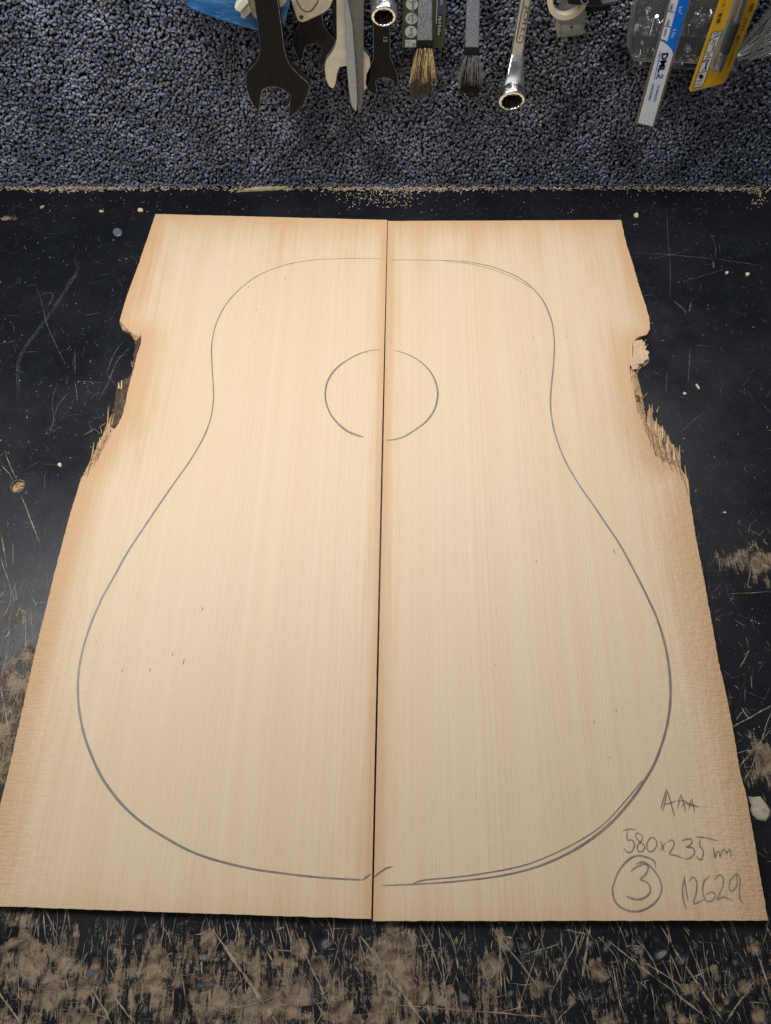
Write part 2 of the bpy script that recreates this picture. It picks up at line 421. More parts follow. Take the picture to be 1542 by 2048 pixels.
# scratches: thin tapered ribbons that follow the top
def ribbons(name, strokes, mat, parent):
    V = []; Fc = []
    for pts, wd in strokes:
        P = np.array(pts); n = len(P)
        T = np.gradient(P, axis=0); T /= np.hypot(T[:, 0], T[:, 1])[:, None]+1e-12
        Nn = np.c_[-T[:, 1], T[:, 0]]; t = np.linspace(0, 1, n)
        ww = wd*(np.minimum(1, np.minimum(t, 1-t)*5)*.85+.15)*(1+.35*np.array([rnd.gauss(0, 1) for _ in range(n)])).clip(.3, 2)*.5
        z = bench_h(P[:, 0].copy(), P[:, 1].copy()) + rnd.uniform(.00008, .00034)
        A = P+Nn*ww[:, None]; B = P-Nn*ww[:, None]; o = len(V)
        for i in range(n): V += [(A[i, 0], A[i, 1], z[i]), (B[i, 0], B[i, 1], z[i])]
        for i in range(n-1): Fc.append((o+2*i, o+2*i+1, o+2*i+3, o+2*i+2))
    me = bpy.data.meshes.new(name); me.from_pydata(V, [], Fc); me.update()
    return tag(link(name, me, mat, parent), kind='stuff')
def scr(px, py, ang, L, wd, bend=.15):
    x, y = onz(px, py); n = max(5, int(L/.003)); P = []
    k = rnd.gauss(0, bend)/max(n, 1); a = ang
    for i in range(n):
        P.append((x, y)); x += math.cos(a)*L/n; y += math.sin(a)*L/n; a += k + rnd.gauss(0, .035)
    return (P, wd)
S = []
for _ in range(1250):
    px = rnd.uniform(-30, 1580); py = rnd.uniform(1850, 2070)
    ang = rnd.choice((math.pi/2, math.pi/2, math.pi/2+.1, math.pi/2+.38, math.pi/2+.42, math.pi/2-.35, .1, math.pi/2+.2))+rnd.gauss(0, .10)
    S.append(scr(px, py, ang, rnd.choice((.003, .005, .008, .014, .022))*rnd.uniform(.5, 1.5), rnd.choice((.0001, .00014, .0002, .0003, .00045))*rnd.uniform(.7, 1.3), .35))
for p0, p1, wd in (((720, 1870), (850, 2048), .0014), ((1000, 1860), (1000, 1990), .0008), ((1320, 1850), (1450, 2048), .001), ((1215, 1880), (1420, 2040), .0007), ((1500, 1870), (1542, 1990), .0009),
               ((430, 1865), (560, 2048), .0013), ((880, 1870), (900, 2048), .0006), ((1150, 2000), (1110, 2048), .0006), ((770, 2010), (1100, 2035), .0005), ((1370, 1870), (1440, 2030), .0005),
               ((0, 1985), (45, 2048), .0008), ((180, 1970), (225, 2048), .001), ((220, 1985), (270, 2048), .0007), ((1090, 1860), (1030, 2030), .0005), ((1180, 1850), (1160, 1960), .0012), ((1165, 1850), (1100, 1990), .0006),
               ((1450, 2048), (1510, 1960), .0007), ((980, 1850), (1090, 1990), .0006), ((590, 1860), (660, 2020), .0007), ((1250, 1900), (1390, 1990), .0005), ((1130, 1860), (1180, 1868), .0005),
               ((1542, 1460), (1470, 1545), .0006), ((1542, 1490), (1465, 1510), .0005), ((1542, 1420), (1488, 1560), .0005), ((1455, 1188), (1542, 1184), .0003), ((1505, 1110), (1495, 1175), .0004), ((1500, 1300), (1480, 1335), .0005),
               ((1472, 1440), (1486, 1425), .0005), ((1440, 1470), (1542, 1410), .0005), ((1484, 1416), (1496, 1438), .0010),
               ((2, 930), (28, 962), .0004), ((8, 900), (34, 960), .0004), ((42, 990), (78, 1085), .0007), ((60, 1035), (78, 1083), .0004), ((2, 1065), (14, 1135), .0006), ((26, 1085), (27, 1130), .0004), ((0, 1110), (30, 1210), .0005),
               ((30, 1165), (35, 1205), .0004), ((52, 1235), (56, 1312), .0008), ((62, 1215), (62, 1258), .0005), ((35, 1215), (55, 1232), .0006), ((58, 1290), (85, 1262), .0004), ((18, 1305), (5, 1350), .0007), ((20, 1335), (48, 1350), .0006), ((35, 1355), (25, 1390), .0006),
               ((0, 1380), (28, 1380), .0005), ((2, 1370), (22, 1480), .0008), ((45, 1350), (55, 1390), .0007), ((18, 1410), (28, 1450), .0006), ((0, 1470), (35, 1465), .0005), ((5, 1480), (20, 1500), .0010), ((22, 1262), (12, 1278), .0009), ((48, 1228), (46, 1250), .0014)):
    P = resample([onz(*p0), onz(*p1)], 24)
    P = P + np.cumsum(np.array([[rnd.gauss(0, .00012), rnd.gauss(0, .00012)] for _ in range(24)]), 0)
    S.append((P, wd))
for _ in range(130):
    S.append(scr(rnd.uniform(-10, 75), rnd.uniform(1180, 1620), rnd.choice((1.57, 1.9, 1.2, .8, .1))+rnd.gauss(0, .2), rnd.uniform(.004, .02), rnd.uniform(.00015, .0005)))
for _ in range(50):
    S.append(scr(rnd.uniform(1440, 1550), rnd.uniform(1050, 1850), rnd.uniform(0, 3.1), rnd.uniform(.003, .014), rnd.uniform(.00012, .0004)))
ribbons('deep_scratch_marks', S, M['scratch_wood'], bench)
S = []
for _ in range(420):
    S.append(scr(rnd.uniform(-20, 330), rnd.uniform(400, 1250), rnd.uniform(0, 3.14), rnd.uniform(.003, .022)*rnd.random()+.002, rnd.uniform(.0001, .00028)))
for _ in range(420):
    S.append(scr(rnd.uniform(1230, 1570), rnd.uniform(400, 1500), rnd.uniform(0, 3.14), rnd.uniform(.003, .022)*rnd.random()+.002, rnd.uniform(.0001, .00028)))
for _ in range(140):
    S.append(scr(rnd.uniform(0, 1542), rnd.uniform(385, 435), rnd.uniform(0, 3.14), rnd.uniform(.002, .012), rnd.uniform(.0001, .00025)))
Zs = zoomed(0, 420, 3.53)
for off in (0, 9):
    S.append((np.array([onz(a+off*.45, b) for a, b in spline(Zs([(550, 285), (525, 360), (540, 425), (460, 560), (320, 770), (200, 930), (130, 1050), (118, 1180), (125, 1290), (108, 1370)]), 60)]), .00032))
for pl, wd in (([(250, 530), (290, 640), (330, 800), (380, 920), (465, 1095)], .0004), ([(405, 1220), (370, 1350), (378, 1490), (340, 1600)], .0004), ([(890, 905), (810, 1010), (750, 1160)], .0004), ([(910, 975), (820, 1080), (760, 1230), (690, 1345)], .0005),
               ([(480, 1290), (410, 1380), (385, 1460)], .0004), ([(280, 605), (330, 585), (375, 600), (335, 690)], .0004), ([(600, 745), (715, 725)], .0004), ([(0, 945), (110, 925)], .0004), ([(530, 1215), (550, 1340)], .0006), ([(560, 1210), (720, 1220)], .0004), ([(530, 990), (530, 1165)], .0004)):
    S.append((np.array([onz(a, b) for a, b in spline(Zs(pl), 30)]), wd))
Zs = zoomed(1200, 360, 4.509)
for pl, wd in (([(290, 650), (620, 675), (1050, 715), (1542, 785)], .0004), ([(600, 250), (612, 520), (632, 760), (630, 1080)], .0003), ([(420, 720), (560, 695), (800, 635)], .0003), ([(750, 915), (960, 855), (1160, 790)], .0003), ([(990, 480), (1040, 600), (1040, 700)], .0003), ([(1020, 730), (1025, 800)], .0012)):
    S.append((np.array([onz(a, b) for a, b in spline(Zs(pl), 30)]), wd))
for pl, wd in (([(1345, 600), (1368, 620), (1372, 630)], .0008), ([(1382, 605), (1378, 625)], .0008), ([(1380, 695), (1376, 765)], .0004), ([(1335, 740), (1331, 790)], .0003), ([(1360, 865), (1395, 835), (1415, 825)], .0003), ([(1300, 1090), (1342, 1080), (1420, 1090)], .0003)):
    S.append((np.array([onz(a, b) for a, b in spline(pl, 20)]), wd))
ribbons('paint_scuff_marks', S, M['scratch_grey'], bench)

# ------------------------------------------------------------------ carpeted wall
wl, wr, wz = -.50, .50, .27
wall = raw('carpeted_wall', box(((wl+wr)/2, YB+.008, wz/2), (wr-wl, .012, wz)), M['backing'])
tag(wall, 'upright panel covered in blue grey loop pile carpet behind the bench', 'wall', kind='structure')
U, Vn = 7, 4
sph = []; sf = []
sph.append((0, 0, 1))
for j in range(1, Vn):
    for i in range(U):
        a, b = 2*math.pi*i/U, math.pi*j/Vn
        sph.append((math.sin(b)*math.cos(a), math.sin(b)*math.sin(a), math.cos(b)))
sph.append((0, 0, -1)); sph = np.array(sph)
for i in range(U):
    j = (i+1) % U; sf.append((0, 1+i, 1+j))
    for k in range(Vn-2):
        a = 1+k*U; sf.append((a+i, a+U+i, a+U+j)); sf.append((a+i, a+U+j, a+j))
    sf.append((len(sph)-1, 1+(Vn-2)*U+j, 1+(Vn-2)*U+i))
sf = np.array(sf)
sx, sz = .0026, .0023
lx, lz = np.meshgrid(np.arange(-.455, .455, sx), np.arange(.0022, .245, sz))
lx = lx + (np.arange(lz.shape[0]) % 2)[:, None]*sx/2
lx = lx.ravel(); lz = lz.ravel(); n = len(lx)
lx = lx+nrg.normal(0, sx*.32, n); lz = np.maximum(.002, lz+nrg.normal(0, sz*.32, n))
dep = nrg.normal(0, .0009, n)
ra = nrg.uniform(.0011, .0024, n); rb = nrg.uniform(.0007, .0014, n); rc = nrg.uniform(.0012, .0022, n); th = nrg.normal(.25, .85, n)
ct, st = np.cos(th)[:, None], np.sin(th)[:, None]
ex, ez, ey = sph[None, :, 0]*ra[:, None], sph[None, :, 1]*rb[:, None], sph[None, :, 2]*rc[:, None]
jit = 1+nrg.normal(0, .17, ex.shape)
VX = lx[:, None]+(ex*ct-ez*st)*jit; VZ = lz[:, None]+(ex*st+ez*ct)*jit; VY = (YF+.0014+dep)[:, None]+ey*jit
VV = np.stack([VX, VY, VZ], -1).reshape(-1, 3)
VV[:, 2] = np.maximum(VV[:, 2], .0006)
FF = (sf[None]+(np.arange(n)*len(sph))[:, None, None]).reshape(-1, 3)
b = nrg.uniform(.6, 1.35, n)
for k_ in range(14): b *= 1+.07*np.sin(lx*nrg.uniform(20, 160)+lz*nrg.uniform(-160, 160)+nrg.uniform(0, 6))
hue = nrg.random(n)
colr = np.where(hue[:, None] < .62, np.array([[.135, .150, .200]]), np.where(hue[:, None] < .9, np.array([[.165, .170, .192]]), np.array([[.155, .147, .155]])))*b[:, None]
# faint brown spills in the pile
for px, py, s, a in ((470, 150, .006, .5), (472, 90, .005, .45), (700, 210, .012, .3), (1000, 120, .02, .35), (1120, 70, .03, .3), (880, 330, .02, .2)):
    x, z = ony(px, py, YF); g = (a*np.exp(-((lx-x)**2+(lz-z)**2/4)/s**2))[:, None]
    colr = colr*(1-g)+g*np.array([[.12, .095, .07]])
colr = np.c_[colr*1.15, np.ones(n)]
me = fast_mesh('carpet_pile', VV, FF, True, {'yarn': ('FLOAT_COLOR', np.repeat(colr, len(sph), 0))})
tag(link('carpet_pile', me, M['carpet'], wall), kind='stuff')

# ------------------------------------------------------------------ spruce boards
TH = .0050
def fn_noise(n, amp, seed, smooth=1):
    r = np.random.default_rng(seed).normal(0, 1, n+8)
    for _ in range(smooth): r = np.convolve(r, [.25, .5, .25], 'same')
    return amp*r[4:n+4]
def board(name, seam, outer, label, sgn, seed):
    S0, S1 = np.array(onz(*seam[0], TH)), np.array(onz(*seam[1], TH))
    g = (S1-S0)/np.linalg.norm(S1-S0); rot = math.atan2(-g[0], g[1])
    O = np.array([onz(*p, TH) for p in outer]); pr = (O-S0) @ g
    t = (pr-pr[0])/(pr[-1]-pr[0]); t = np.maximum.accumulate(t+np.arange(len(t))*1e-5)
    R, K = 520, 64
    tt = np.linspace(t[0], t[-1], R); ttn = (tt-tt[0])/(tt[-1]-tt[0])
    OX = np.c_[np.interp(tt, t, O[:, 0]), np.interp(tt, t, O[:, 1])]
    OX[:, 0] += fn_noise(R, .00018, seed, 1)
    SX = S0+(S1-S0)*ttn[:, None]; SX[:, 0] += fn_noise(R, .00005, seed+1, 2) + sgn*.00022*np.sin(math.pi*np.clip(ttn/.85, 0, 1))
    u = np.linspace(0, 1, K)**.9
    P = SX[:, None]+(OX-SX)[:, None]*u[None, :, None]
    P[0, :, 1] += fn_noise(K, .00010, seed+2, 0); P[-1, :, 1] += fn_noise(K, .00010, seed+3, 0)
    D = np.linalg.norm(OX-SX, axis=1)[:, None]
    dout = np.full(P.shape[:2], 9.)
    for k_ in range(0, R, 3):
        dout = np.minimum(dout, np.hypot(P[..., 0]-OX[k_, 0], P[..., 1]-OX[k_, 1]))
    din = D*u[None]; drow = np.minimum(ttn, 1-ttn)[:, None]*.58+0*din
    dtop = (1-ttn)[:, None]*.58+0*din
    edge = np.maximum.reduce([1.05*np.exp(-(din/.010)), 1.10*np.exp(-(dout/.024)), .95*np.exp(-(dtop/.035)), .55*np.exp(-(ttn[:, None]*.58+0*din)/.022)])
    low = np.clip((.72-ttn)/.15, 0, 1)[:, None]
    fuzz = np.clip(np.exp(-(dout/.030))*(.30+.65*low)*(1.0 if sgn > 0 else .7) + .06, 0, 1)
    top = np.concatenate([P, np.full(P.shape[:2]+(1,), TH)], -1).reshape(-1, 3)
    I = np.arange(R*K).reshape(R, K)
    q = np.stack([I[:-1, :-1], I[:-1, 1:], I[1:, 1:], I[1:, :-1]], -1).reshape(-1, 4)
    if sgn < 0: q = q[:, ::-1]
    root = empty(name, (float(S0[0]), float(S0[1]), 0)); root.rotation_euler = (0, 0, rot)
    root.matrix_world = Matrix.Translation(root.location) @ Matrix.Rotation(rot, 4, 'Z')
    inv = np.array(root.matrix_world.inverted())
    loc = lambda V: (np.c_[V, np.ones(len(V))] @ inv.T)[:, :3]
    me = fast_mesh('face', loc(top), q, False, {'edge': ('FLOAT', edge), 'fuzz': ('FLOAT', fuzz)})
    me.materials.append(M['spruce']); o = bpy.data.objects.new('face', me); C.objects.link(o); o.parent = root
    # sawn sides and underside
    loop = np.r_[I[0, :], I[1:, -1], I[-1, -2::-1], I[-2:0:-1, 0]]
    Lp = top[loop]; n_ = len(Lp); bot = Lp.copy(); bot[:, 2] = .0003
    V = np.r_[Lp, bot]; f = [(i, (i+1) % n_, n_+(i+1) % n_, n_+i) for i in range(n_)]
    me = bpy.data.meshes.new('sawn_edge'); me.from_pydata([tuple(v) for v in loc(V)], [], f + [tuple(range(n_, 2*n_))]); me.materials.append(M['endgrain'])
    o = bpy.data.objects.new('sawn_edge', me); C.objects.link(o); o.parent = root
    return tag(root, label, 'board', 'pair of tonewood boards')
zl, zr = zoomed(140, 600, 5.69), zoomed(1220, 600, 5.12)
left_outer = [(-50, 1811), (13, 1560), (42, 1431), (69, 1309), (111, 1138), (142, 1022), (161, 961), (172, 948), (190, 925), (208, 899), (222, 869), (238, 845), (247, 825), (254, 790), (261, 758), (269, 732), (274, 709), (281, 688),
              (283, 672), (270, 671), (261, 664), (249, 652), (239, 641), (251, 600), (280, 520), (311, 428)]
right_outer = [(1536, 1841), (1520, 1751), (1509, 1681), (1492, 1587), (1479, 1540), (1467, 1465), (1453, 1391), (1437, 1323), (1421, 1230), (1407, 1153), (1393, 1082), (1380, 1000), (1376, 958), (1360, 935), (1330, 925), (1312, 912), (1304, 889),
               (1292, 864), (1279, 830), (1271, 795), (1264, 766), (1259, 737), (1264, 717), (1263, 686), (1277, 674), (1294, 669), (1300, 657), (1298, 633), (1288, 600), (1275, 562), (1268, 535), (1252, 485), (1242, 440)]
BL = board('spruce_board', ((742.4, 1838), (774.4, 440)), left_outer, 'pale spruce board with bark edged notch, left half of the pencilled guitar outline', -1, 3)
BR = board('spruce_board', ((746.0, 1842), (775.8, 442)), right_outer, 'pale spruce board with splintered right edge and handwritten numbers in its corner', 1, 9)

ZP = [TH+.00010]
def pen(name, strokes, parent, label=None, width=4.5, n=None, taper=True, mat=None):
    """pencil strokes given in photo pixels on the face of a board"""
    V = []; Fc = []
    for st_ in strokes:
        pts, wd = st_ if isinstance(st_, tuple) and not isinstance(st_[0], (int, float)) else (st_, width)
        L = sum(math.dist(pts[i], pts[i+1]) for i in range(len(pts)-1))
        k = n or max(8, int(L/5)); P2 = spline(pts, k)
        P = np.array([onz(a, b, TH) for a, b in P2])
        T = np.gradient(P, axis=0); T /= np.hypot(T[:, 0], T[:, 1])[:, None]+1e-12
        Nn = np.c_[-T[:, 1], T[:, 0]]; t = np.linspace(0, 1, k)
        wv = np.interp(t, np.linspace(0, 1, len(wd)), wd) if isinstance(wd, (list, tuple)) else np.full(k, wd)
        ww = wv*.00026*.5*(1+fn_noise(k, .10, int(L), 2))
        if taper: ww = ww*np.clip(np.minimum(t, 1-t)*L/14+.35, 0, 1)
        ZP[0] += .000006
        A, B = P+Nn*ww[:, None], P-Nn*ww[:, None]; o = len(V)
        for i in range(k): V += [(A[i, 0], A[i, 1], ZP[0]), (B[i, 0], B[i, 1], ZP[0])]
        for i in range(k-1): Fc.append((o+2*i, o+2*i+1, o+2*i+3, o+2*i+2))
    inv = parent.matrix_world.inverted()
    me = bpy.data.meshes.new(name); me.from_pydata([tuple(inv @ Vector(v)) for v in V], [], Fc); me.update(); me.materials.append(mat or M['pencil'])
    o = bpy.data.objects.new(name, me); C.objects.link(o); o.parent = parent
    if label: o['label'] = label
    return o
gl = [(768, 518), (720, 517), (660, 518), (610, 522), (560, 533), (515, 552), (480, 578), (455, 605), (440, 630), (430, 655), (424, 685), (423, 710), (425, 745), (427, 785), (426, 810), (421, 838), (413, 862), (402, 885), (380, 922), (355, 957),
      (325, 1000), (290, 1052), (255, 1105), (230, 1150), (204, 1196), (199, 1208), (185, 1240), (168, 1290), (158, 1340), (156, 1385), (160, 1430), (170, 1475), (186, 1518), (200, 1548), (215, 1572), (245, 1610), (285, 1646), (330, 1675), (380, 1702),
      (430, 1720), (500, 1737), (560, 1746), (640, 1755), (725, 1760)]
pen('pencil_guitar_outline', [(gl, [2.2, 2.4, 3.2, 4, 4.6, 5, 6.5, 6, 6, 6.5, 6, 5, 4.5, 4]), ([(723, 1761), (732, 1755), (742, 1748)], 5)], BL, 'left half of a guitar body drawn in pencil')
gr = [(780, 520), (830, 520), (880, 521), (925, 523), (970, 530), (1005, 541), (1035, 554), (1058, 570), (1075, 587), (1088, 605), (1098, 627), (1105, 650), (1108, 675), (1109, 690), (1107, 730), (1103, 770), (1101, 800), (1102, 825), (1107, 855),
      (1114, 880), (1125, 910), (1140, 940), (1165, 980), (1183, 1005), (1210, 1045), (1240, 1090), (1270, 1145), (1295, 1195), (1315, 1240), (1330, 1290), (1338, 1335), (1341, 1375), (1340, 1410), (1336, 1440), (1328, 1475), (1310, 1525), (1290, 1560),
      (1265, 1597), (1225, 1643), (1180, 1680), (1130, 1710), (1070, 1735), (1000, 1752), (920, 1762), (840, 1768), (763, 1771)]
pen('pencil_guitar_outline', [(gr, [2.2, 3, 4, 4.5, 5, 5, 5.5, 6.5, 7, 7, 6.5, 7, 6, 4, 3.5, 3]),
     ([(890, 523), (940, 528), (985, 539), (1025, 555), (1050, 569), (1062, 577)], 2.0),
     ([(826, 1767), (850, 1760), (905, 1755), (960, 1748), (1040, 1733), (1100, 1711), (1160, 1681), (1210, 1646), (1260, 1591), (1285, 1560)], 3.4),
     ([(745, 1757), (757, 1747), (772, 1737), (786, 1733)], 4.5)], BR, 'right half of a guitar body drawn in pencil')
zs = zoomed(600, 660, 4.82)
fl_l = [(571, 557, 6), (513.6, 619, 5), (496.7, 574, 4), (559, 525, 3), (510, 684, 4), (367, 1324, 12), (345, 1308, 8), (299.5, 1340, 7), (244.7, 1341, 6), (192.5, 1283, 4), (405, 1218, 9), (560, 581, 3), (449, 560, 3)]
fl_r = [(1228, 1103, 11), (1232, 1421, 6), (1187.6, 1444, 6), (1219, 1515, 5), (1133, 673, 6), (1067, 676, 5), (1040, 744.6, 4), (1072, 1122, 6), (1190, 905, 3), (990, 1330, 4)]
def flecks(fl, parent):
    for x_, y_, L in fl:
        a_ = (x_-760)/2800
        pen('dark_fleck', [([(x_-a_*L, y_-L*.5), (x_+.3, y_), (x_+a_*L, y_+L*.5)], [1.2, 2.6+L*.12, 1.2])], parent, mat=M['fleck'])
flecks(fl_l, BL); flecks(fl_r, BR)
pen('pencil_soundhole_arc', [(zs([(780, 190), (700, 196), (620, 213), (540, 245), (460, 290), (380, 345), (310, 420), (265, 500), (247, 580), (245, 650), (260, 730), (300, 820), (360, 895), (440, 965), (520, 1005), (615, 1035)]), [2, 3.4, 6, 6.4, 5.4, 5, 6, 7, 7.5]),
     (zs([(600, 220), (635, 214), (665, 228)]), 2)], BL)
pen('pencil_soundhole_arc', [(zs([(903, 198), (960, 210), (1040, 238), (1130, 285), (1210, 350), (1270, 425), (1310, 510), (1328, 600), (1322, 680), (1300, 760), (1250, 845), (1180, 915), (1100, 970), (1010, 1025), (920, 1055), (828, 1064)]), [2.6, 3.4, 4.4, 6, 6, 5.4, 5, 4.5])], BR)
zh = zoomed(1180, 1540, 4.26)
def hw(*st): return [zh(s) for s in st]
pen('pencil_grade_mark', hw([(600, 340), (625, 250), (650, 160)], [(620, 352), (640, 260), (658, 175)], [(655, 165), (690, 290), (722, 400)], [(625, 290), (670, 285), (735, 262)], [(742, 330), (760, 260), (775, 205)], [(775, 205), (795, 280), (815, 365)],
    [(735, 262), (800, 262), (850, 290), (935, 318)], [(775, 310), (810, 285), (850, 300)], [(838, 335), (850, 290), (865, 245)], [(865, 245), (880, 310), (893, 370)], [(838, 300), (900, 300)]), BR, 'handwritten AAA', 3.2)
pen('pencil_size_note', hw([(275, 518), (330, 503), (390, 507)], [(318, 512), (312, 560), (318, 600), (350, 592), (374, 615), (375, 655), (350, 697), (315, 700), (283, 660)],
    [(440, 560), (405, 533), (385, 565), (425, 612), (466, 650), (445, 692), (405, 688), (402, 640), (440, 600), (442, 550)], [(505, 580), (480, 640), (495, 690), (535, 690), (567, 640), (555, 588), (520, 572), (488, 610)],
    [(596, 595), (615, 650), (632, 702)], [(645, 610), (620, 650), (598, 685)], [(660, 615), (690, 592), (716, 615), (706, 660), (674, 712), (720, 725), (790, 748)],
    [(775, 602), (840, 585), (870, 600), (850, 640), (815, 658), (875, 662), (890, 702), (850, 750), (795, 757)], [(900, 567), (990, 578), (1085, 602)], [(940, 575), (932, 640), (962, 690), (950, 762), (915, 750), (898, 725)],
    [(1048, 655), (1055, 700), (1064, 755), (1075, 705), (1098, 690), (1106, 748), (1120, 695), (1148, 672), (1158, 718), (1178, 682), (1193, 672), (1199, 755)]), BR, 'handwritten 580x235 mm', 3.0)
pen('pencil_ringed_number', hw([(556, 830), (545, 775), (480, 742), (405, 728), (330, 760), (250, 850), (203, 960), (190, 1030), (213, 1120), (280, 1180), (370, 1205), (460, 1188), (550, 1130), (602, 1050), (605, 970), (570, 890), (500, 810), (445, 782), (388, 802)],
    [(343, 862), (400, 822), (468, 800), (495, 830), (470, 892), (420, 935), (470, 946), (510, 992), (505, 1050), (450, 1093), (380, 1100), (303, 1074)]), BR, 'handwritten 3 in a circle', 3.8)
pen('pencil_stock_number', hw([(808, 900), (787, 1000), (792, 1100), (820, 1192)], [(800, 905), (815, 1010), (832, 1117)], [(840, 950), (872, 910), (906, 950), (902, 1050), (876, 1135), (915, 1128), (970, 1100)],
    [(1018, 902), (968, 950), (958, 1040), (985, 1112), (1040, 1110), (1068, 1062), (1030, 1036), (982, 1065)], [(1055, 935), (1098, 890), (1135, 930), (1120, 1010), (1075, 1108), (1130, 1080), (1215, 1110)],
    [(1238, 885), (1192, 940), (1183, 1005), (1213, 1032), (1252, 965), (1240, 878), (1275, 920), (1270, 1030), (1278, 1110), (1308, 1128)]), BR, 'handwritten 12629', 3.2)
# torn live edge: bark, broken lips and splinters
def wane(name, inner, outer_, zi, zo, mat, parent, n=60, m=9, rough=.0007, seed=1):
    A, B = resample([onz(*p, zi) for p in inner], n), resample([onz(*p, zo) for p in outer_], n)
    r = np.random.default_rng(seed); V = []
    for i in range(n):
        for j in range(m):
            t = j/(m-1); p = A[i]*(1-t)+B[i]*t; z = zi*(1-t**1.4)+zo*t**1.4
            k = rough*(0 if j == 0 else 1)
            V.append((p[0]+r.normal(0, k*.5), p[1]+r.normal(0, k*.5), max(.0004, z+r.normal(0, k*.5))))
    for i in range(n): V.append((V[i*m+m-1][0], V[i*m+m-1][1], .0001))
    Fc = [(i*m+j, i*m+j+1, (i+1)*m+j+1, (i+1)*m+j) for i in range(n-1) for j in range(m-1)]
    Fc += [(i*m+m-1, n*m+i, n*m+i+1, (i+1)*m+m-1) for i in range(n-1)]
    return raw(name, (V, Fc), mat, parent)
def splinter(base, tip, wpx, z, mat, parent, lift=.0):
    b0 = Vector((*onz(*base, z), z)); t0 = Vector((*onz(*tip, z), max(.0004, z+lift))); d = (t0-b0); s = Vector((-d.y, d.x, 0)).normalized()*wpx*.00031*.5
    up = Vector((0, 0, .0009)); V = []
    for k, f in ((0, 1.0), (.45, .85+rnd.uniform(-.1, .2)), (.85, .5), (1, .12)):
        p = b0+d*k+Vector((rnd.gauss(0, .0002), rnd.gauss(0, .0002), 0)); V += [p-s*f-up*.8, p+s*f-up*.8, p+s*f*.5+up*.25, p-s*f*.5+up*.25]
    for i, v in enumerate(V): v.z = max(.0002, v.z)
    Fc = [(4*k+i, 4*k+(i+1) % 4, 4*k+4+(i+1) % 4, 4*k+4+i) for k in range(3) for i in range(4)] + [(12, 13, 14, 15)]
    return raw('splinter', (V, Fc), mat, parent)
wane('bark_edge', zl([(812, 400), (760, 620), (735, 750), (710, 850), (690, 920), (670, 1000), (650, 1100), (612, 1270), (562, 1370), (505, 1480), (465, 1580)]),
     zl([(745, 470), (728, 600), (712, 760), (690, 870), (600, 915), (545, 950), (520, 1080), (498, 1250), (472, 1320), (445, 1420), (420, 1540)]), TH-.0002, .0008, M['bark'], BL, seed=2)['label'] = 'dark brown bark left on the notch'
wane('broken_lip', zl([(565, 235), (620, 300), (690, 365), (745, 405), (810, 400)]), zl([(560, 255), (600, 345), (680, 375), (735, 455), (775, 470)]), TH-.0002, .0022, M['torn'], BL, 40, 6, .0004, 4)
wane('torn_edge', zl([(505, 1470), (460, 1590), (390, 1690), (320, 1850), (230, 1960), (125, 2050)]), zl([(420, 1440), (370, 1540), (330, 1600), (280, 1730), (205, 1890), (118, 2045)]), TH-.0002, .0015, M['torn'], BL, 50, 8, .0006, 5)
for b_, t_, w_ in (((400, 1600), (440, 1200), 26), ((430, 1500), (445, 1330), 18), ((345, 1700), (330, 1560), 22), ((235, 1850), (272, 1610), 24), ((180, 1950), (285, 1720), 22), ((370, 1640), (410, 1420), 22), ((420, 1560), (470, 1300), 24), ((330, 1750), (390, 1480), 26),
                   ((470, 1480), (500, 1290), 20), ((290, 1850), (310, 1610), 24), ((555, 1010), (545, 930), 26), ((585, 1010), (590, 905), 26), ((625, 1000), (640, 890), 30), ((660, 960), (690, 890), 22), ((715, 770), (690, 690), 10), ((705, 720), (745, 700), 8), ((360, 1520), (345, 1440), 10), ((345, 1525), (280, 1465), 5), ((280, 1465), (140, 1540), 5), ((410, 1400), (320, 1450), 6)):
    p = zl([b_, t_]); splinter(p[0], p[1], w_/5.69*1.25, .0030, M['pale'] if t_[1] < 950 else M['torn'], BL, -.0006)
wane('broken_lip', zr([(410, 285), (380, 330), (320, 372), (250, 385), (222, 440)]), zr([(395, 345), (365, 380), (330, 395), (270, 425), (238, 470)]), TH-.0002, .0022, M['bark'], BR, 40, 6, .0004, 14)
wane('broken_lip', zr([(205, 425), (212, 520), (212, 600), (212, 660), (230, 715)]), zr([(330, 405), (345, 440), (362, 438), (350, 470), (378, 475), (360, 505), (402, 530), (388, 570), (395, 600), (350, 625), (345, 650), (300, 655), (285, 705)]), TH+.00006, TH-.0013, M['spruce'], BR, 70, 9, .00022, 15)
lip = bpy.data.objects['broken_lip.002']; lip['label'] = 'torn pale wood in the notch'
at_ = lip.data.attributes.new('edge', 'FLOAT', 'POINT'); at_.data.foreach_set('value', np.random.default_rng(4).uniform(.35, .8, len(lip.data.vertices)).astype(np.float32))
wane('broken_lip', zr([(400, 570), (370, 610), (310, 640), (270, 700), (270, 740)]), zr([(392, 640), (360, 670), (320, 690), (292, 720), (285, 750)]), .0022, .0003, M['torn'], BR, 30, 6, .0004, 18)
wane('torn_edge', zr([(207, 700), (225, 850), (258, 1000), (300, 1180), (370, 1350)]), zr([(270, 745), (300, 850), (330, 980), (352, 1120), (385, 1300)]), TH-.0002, .0012, M['torn'], BR, 50, 7, .0004, 16)
wane('bark_edge', zr([(240, 910), (262, 1010), (300, 1180), (340, 1290)]), zr([(290, 940), (312, 1010), (325, 1120), (352, 1290)]), TH-.0004, .0030, M['bark'], BR, 30, 5, .0004, 17)
wane('torn_edge', zr([(370, 1345), (430, 1480), (480, 1600), (560, 1680), (640, 1700), (720, 1740)]), zr([(380, 1190), (470, 1250), (560, 1330), (640, 1480), (690, 1580), (725, 1700)]), TH-.0002, .0014, M['dry'], BR, 60, 10, .0006, 19)
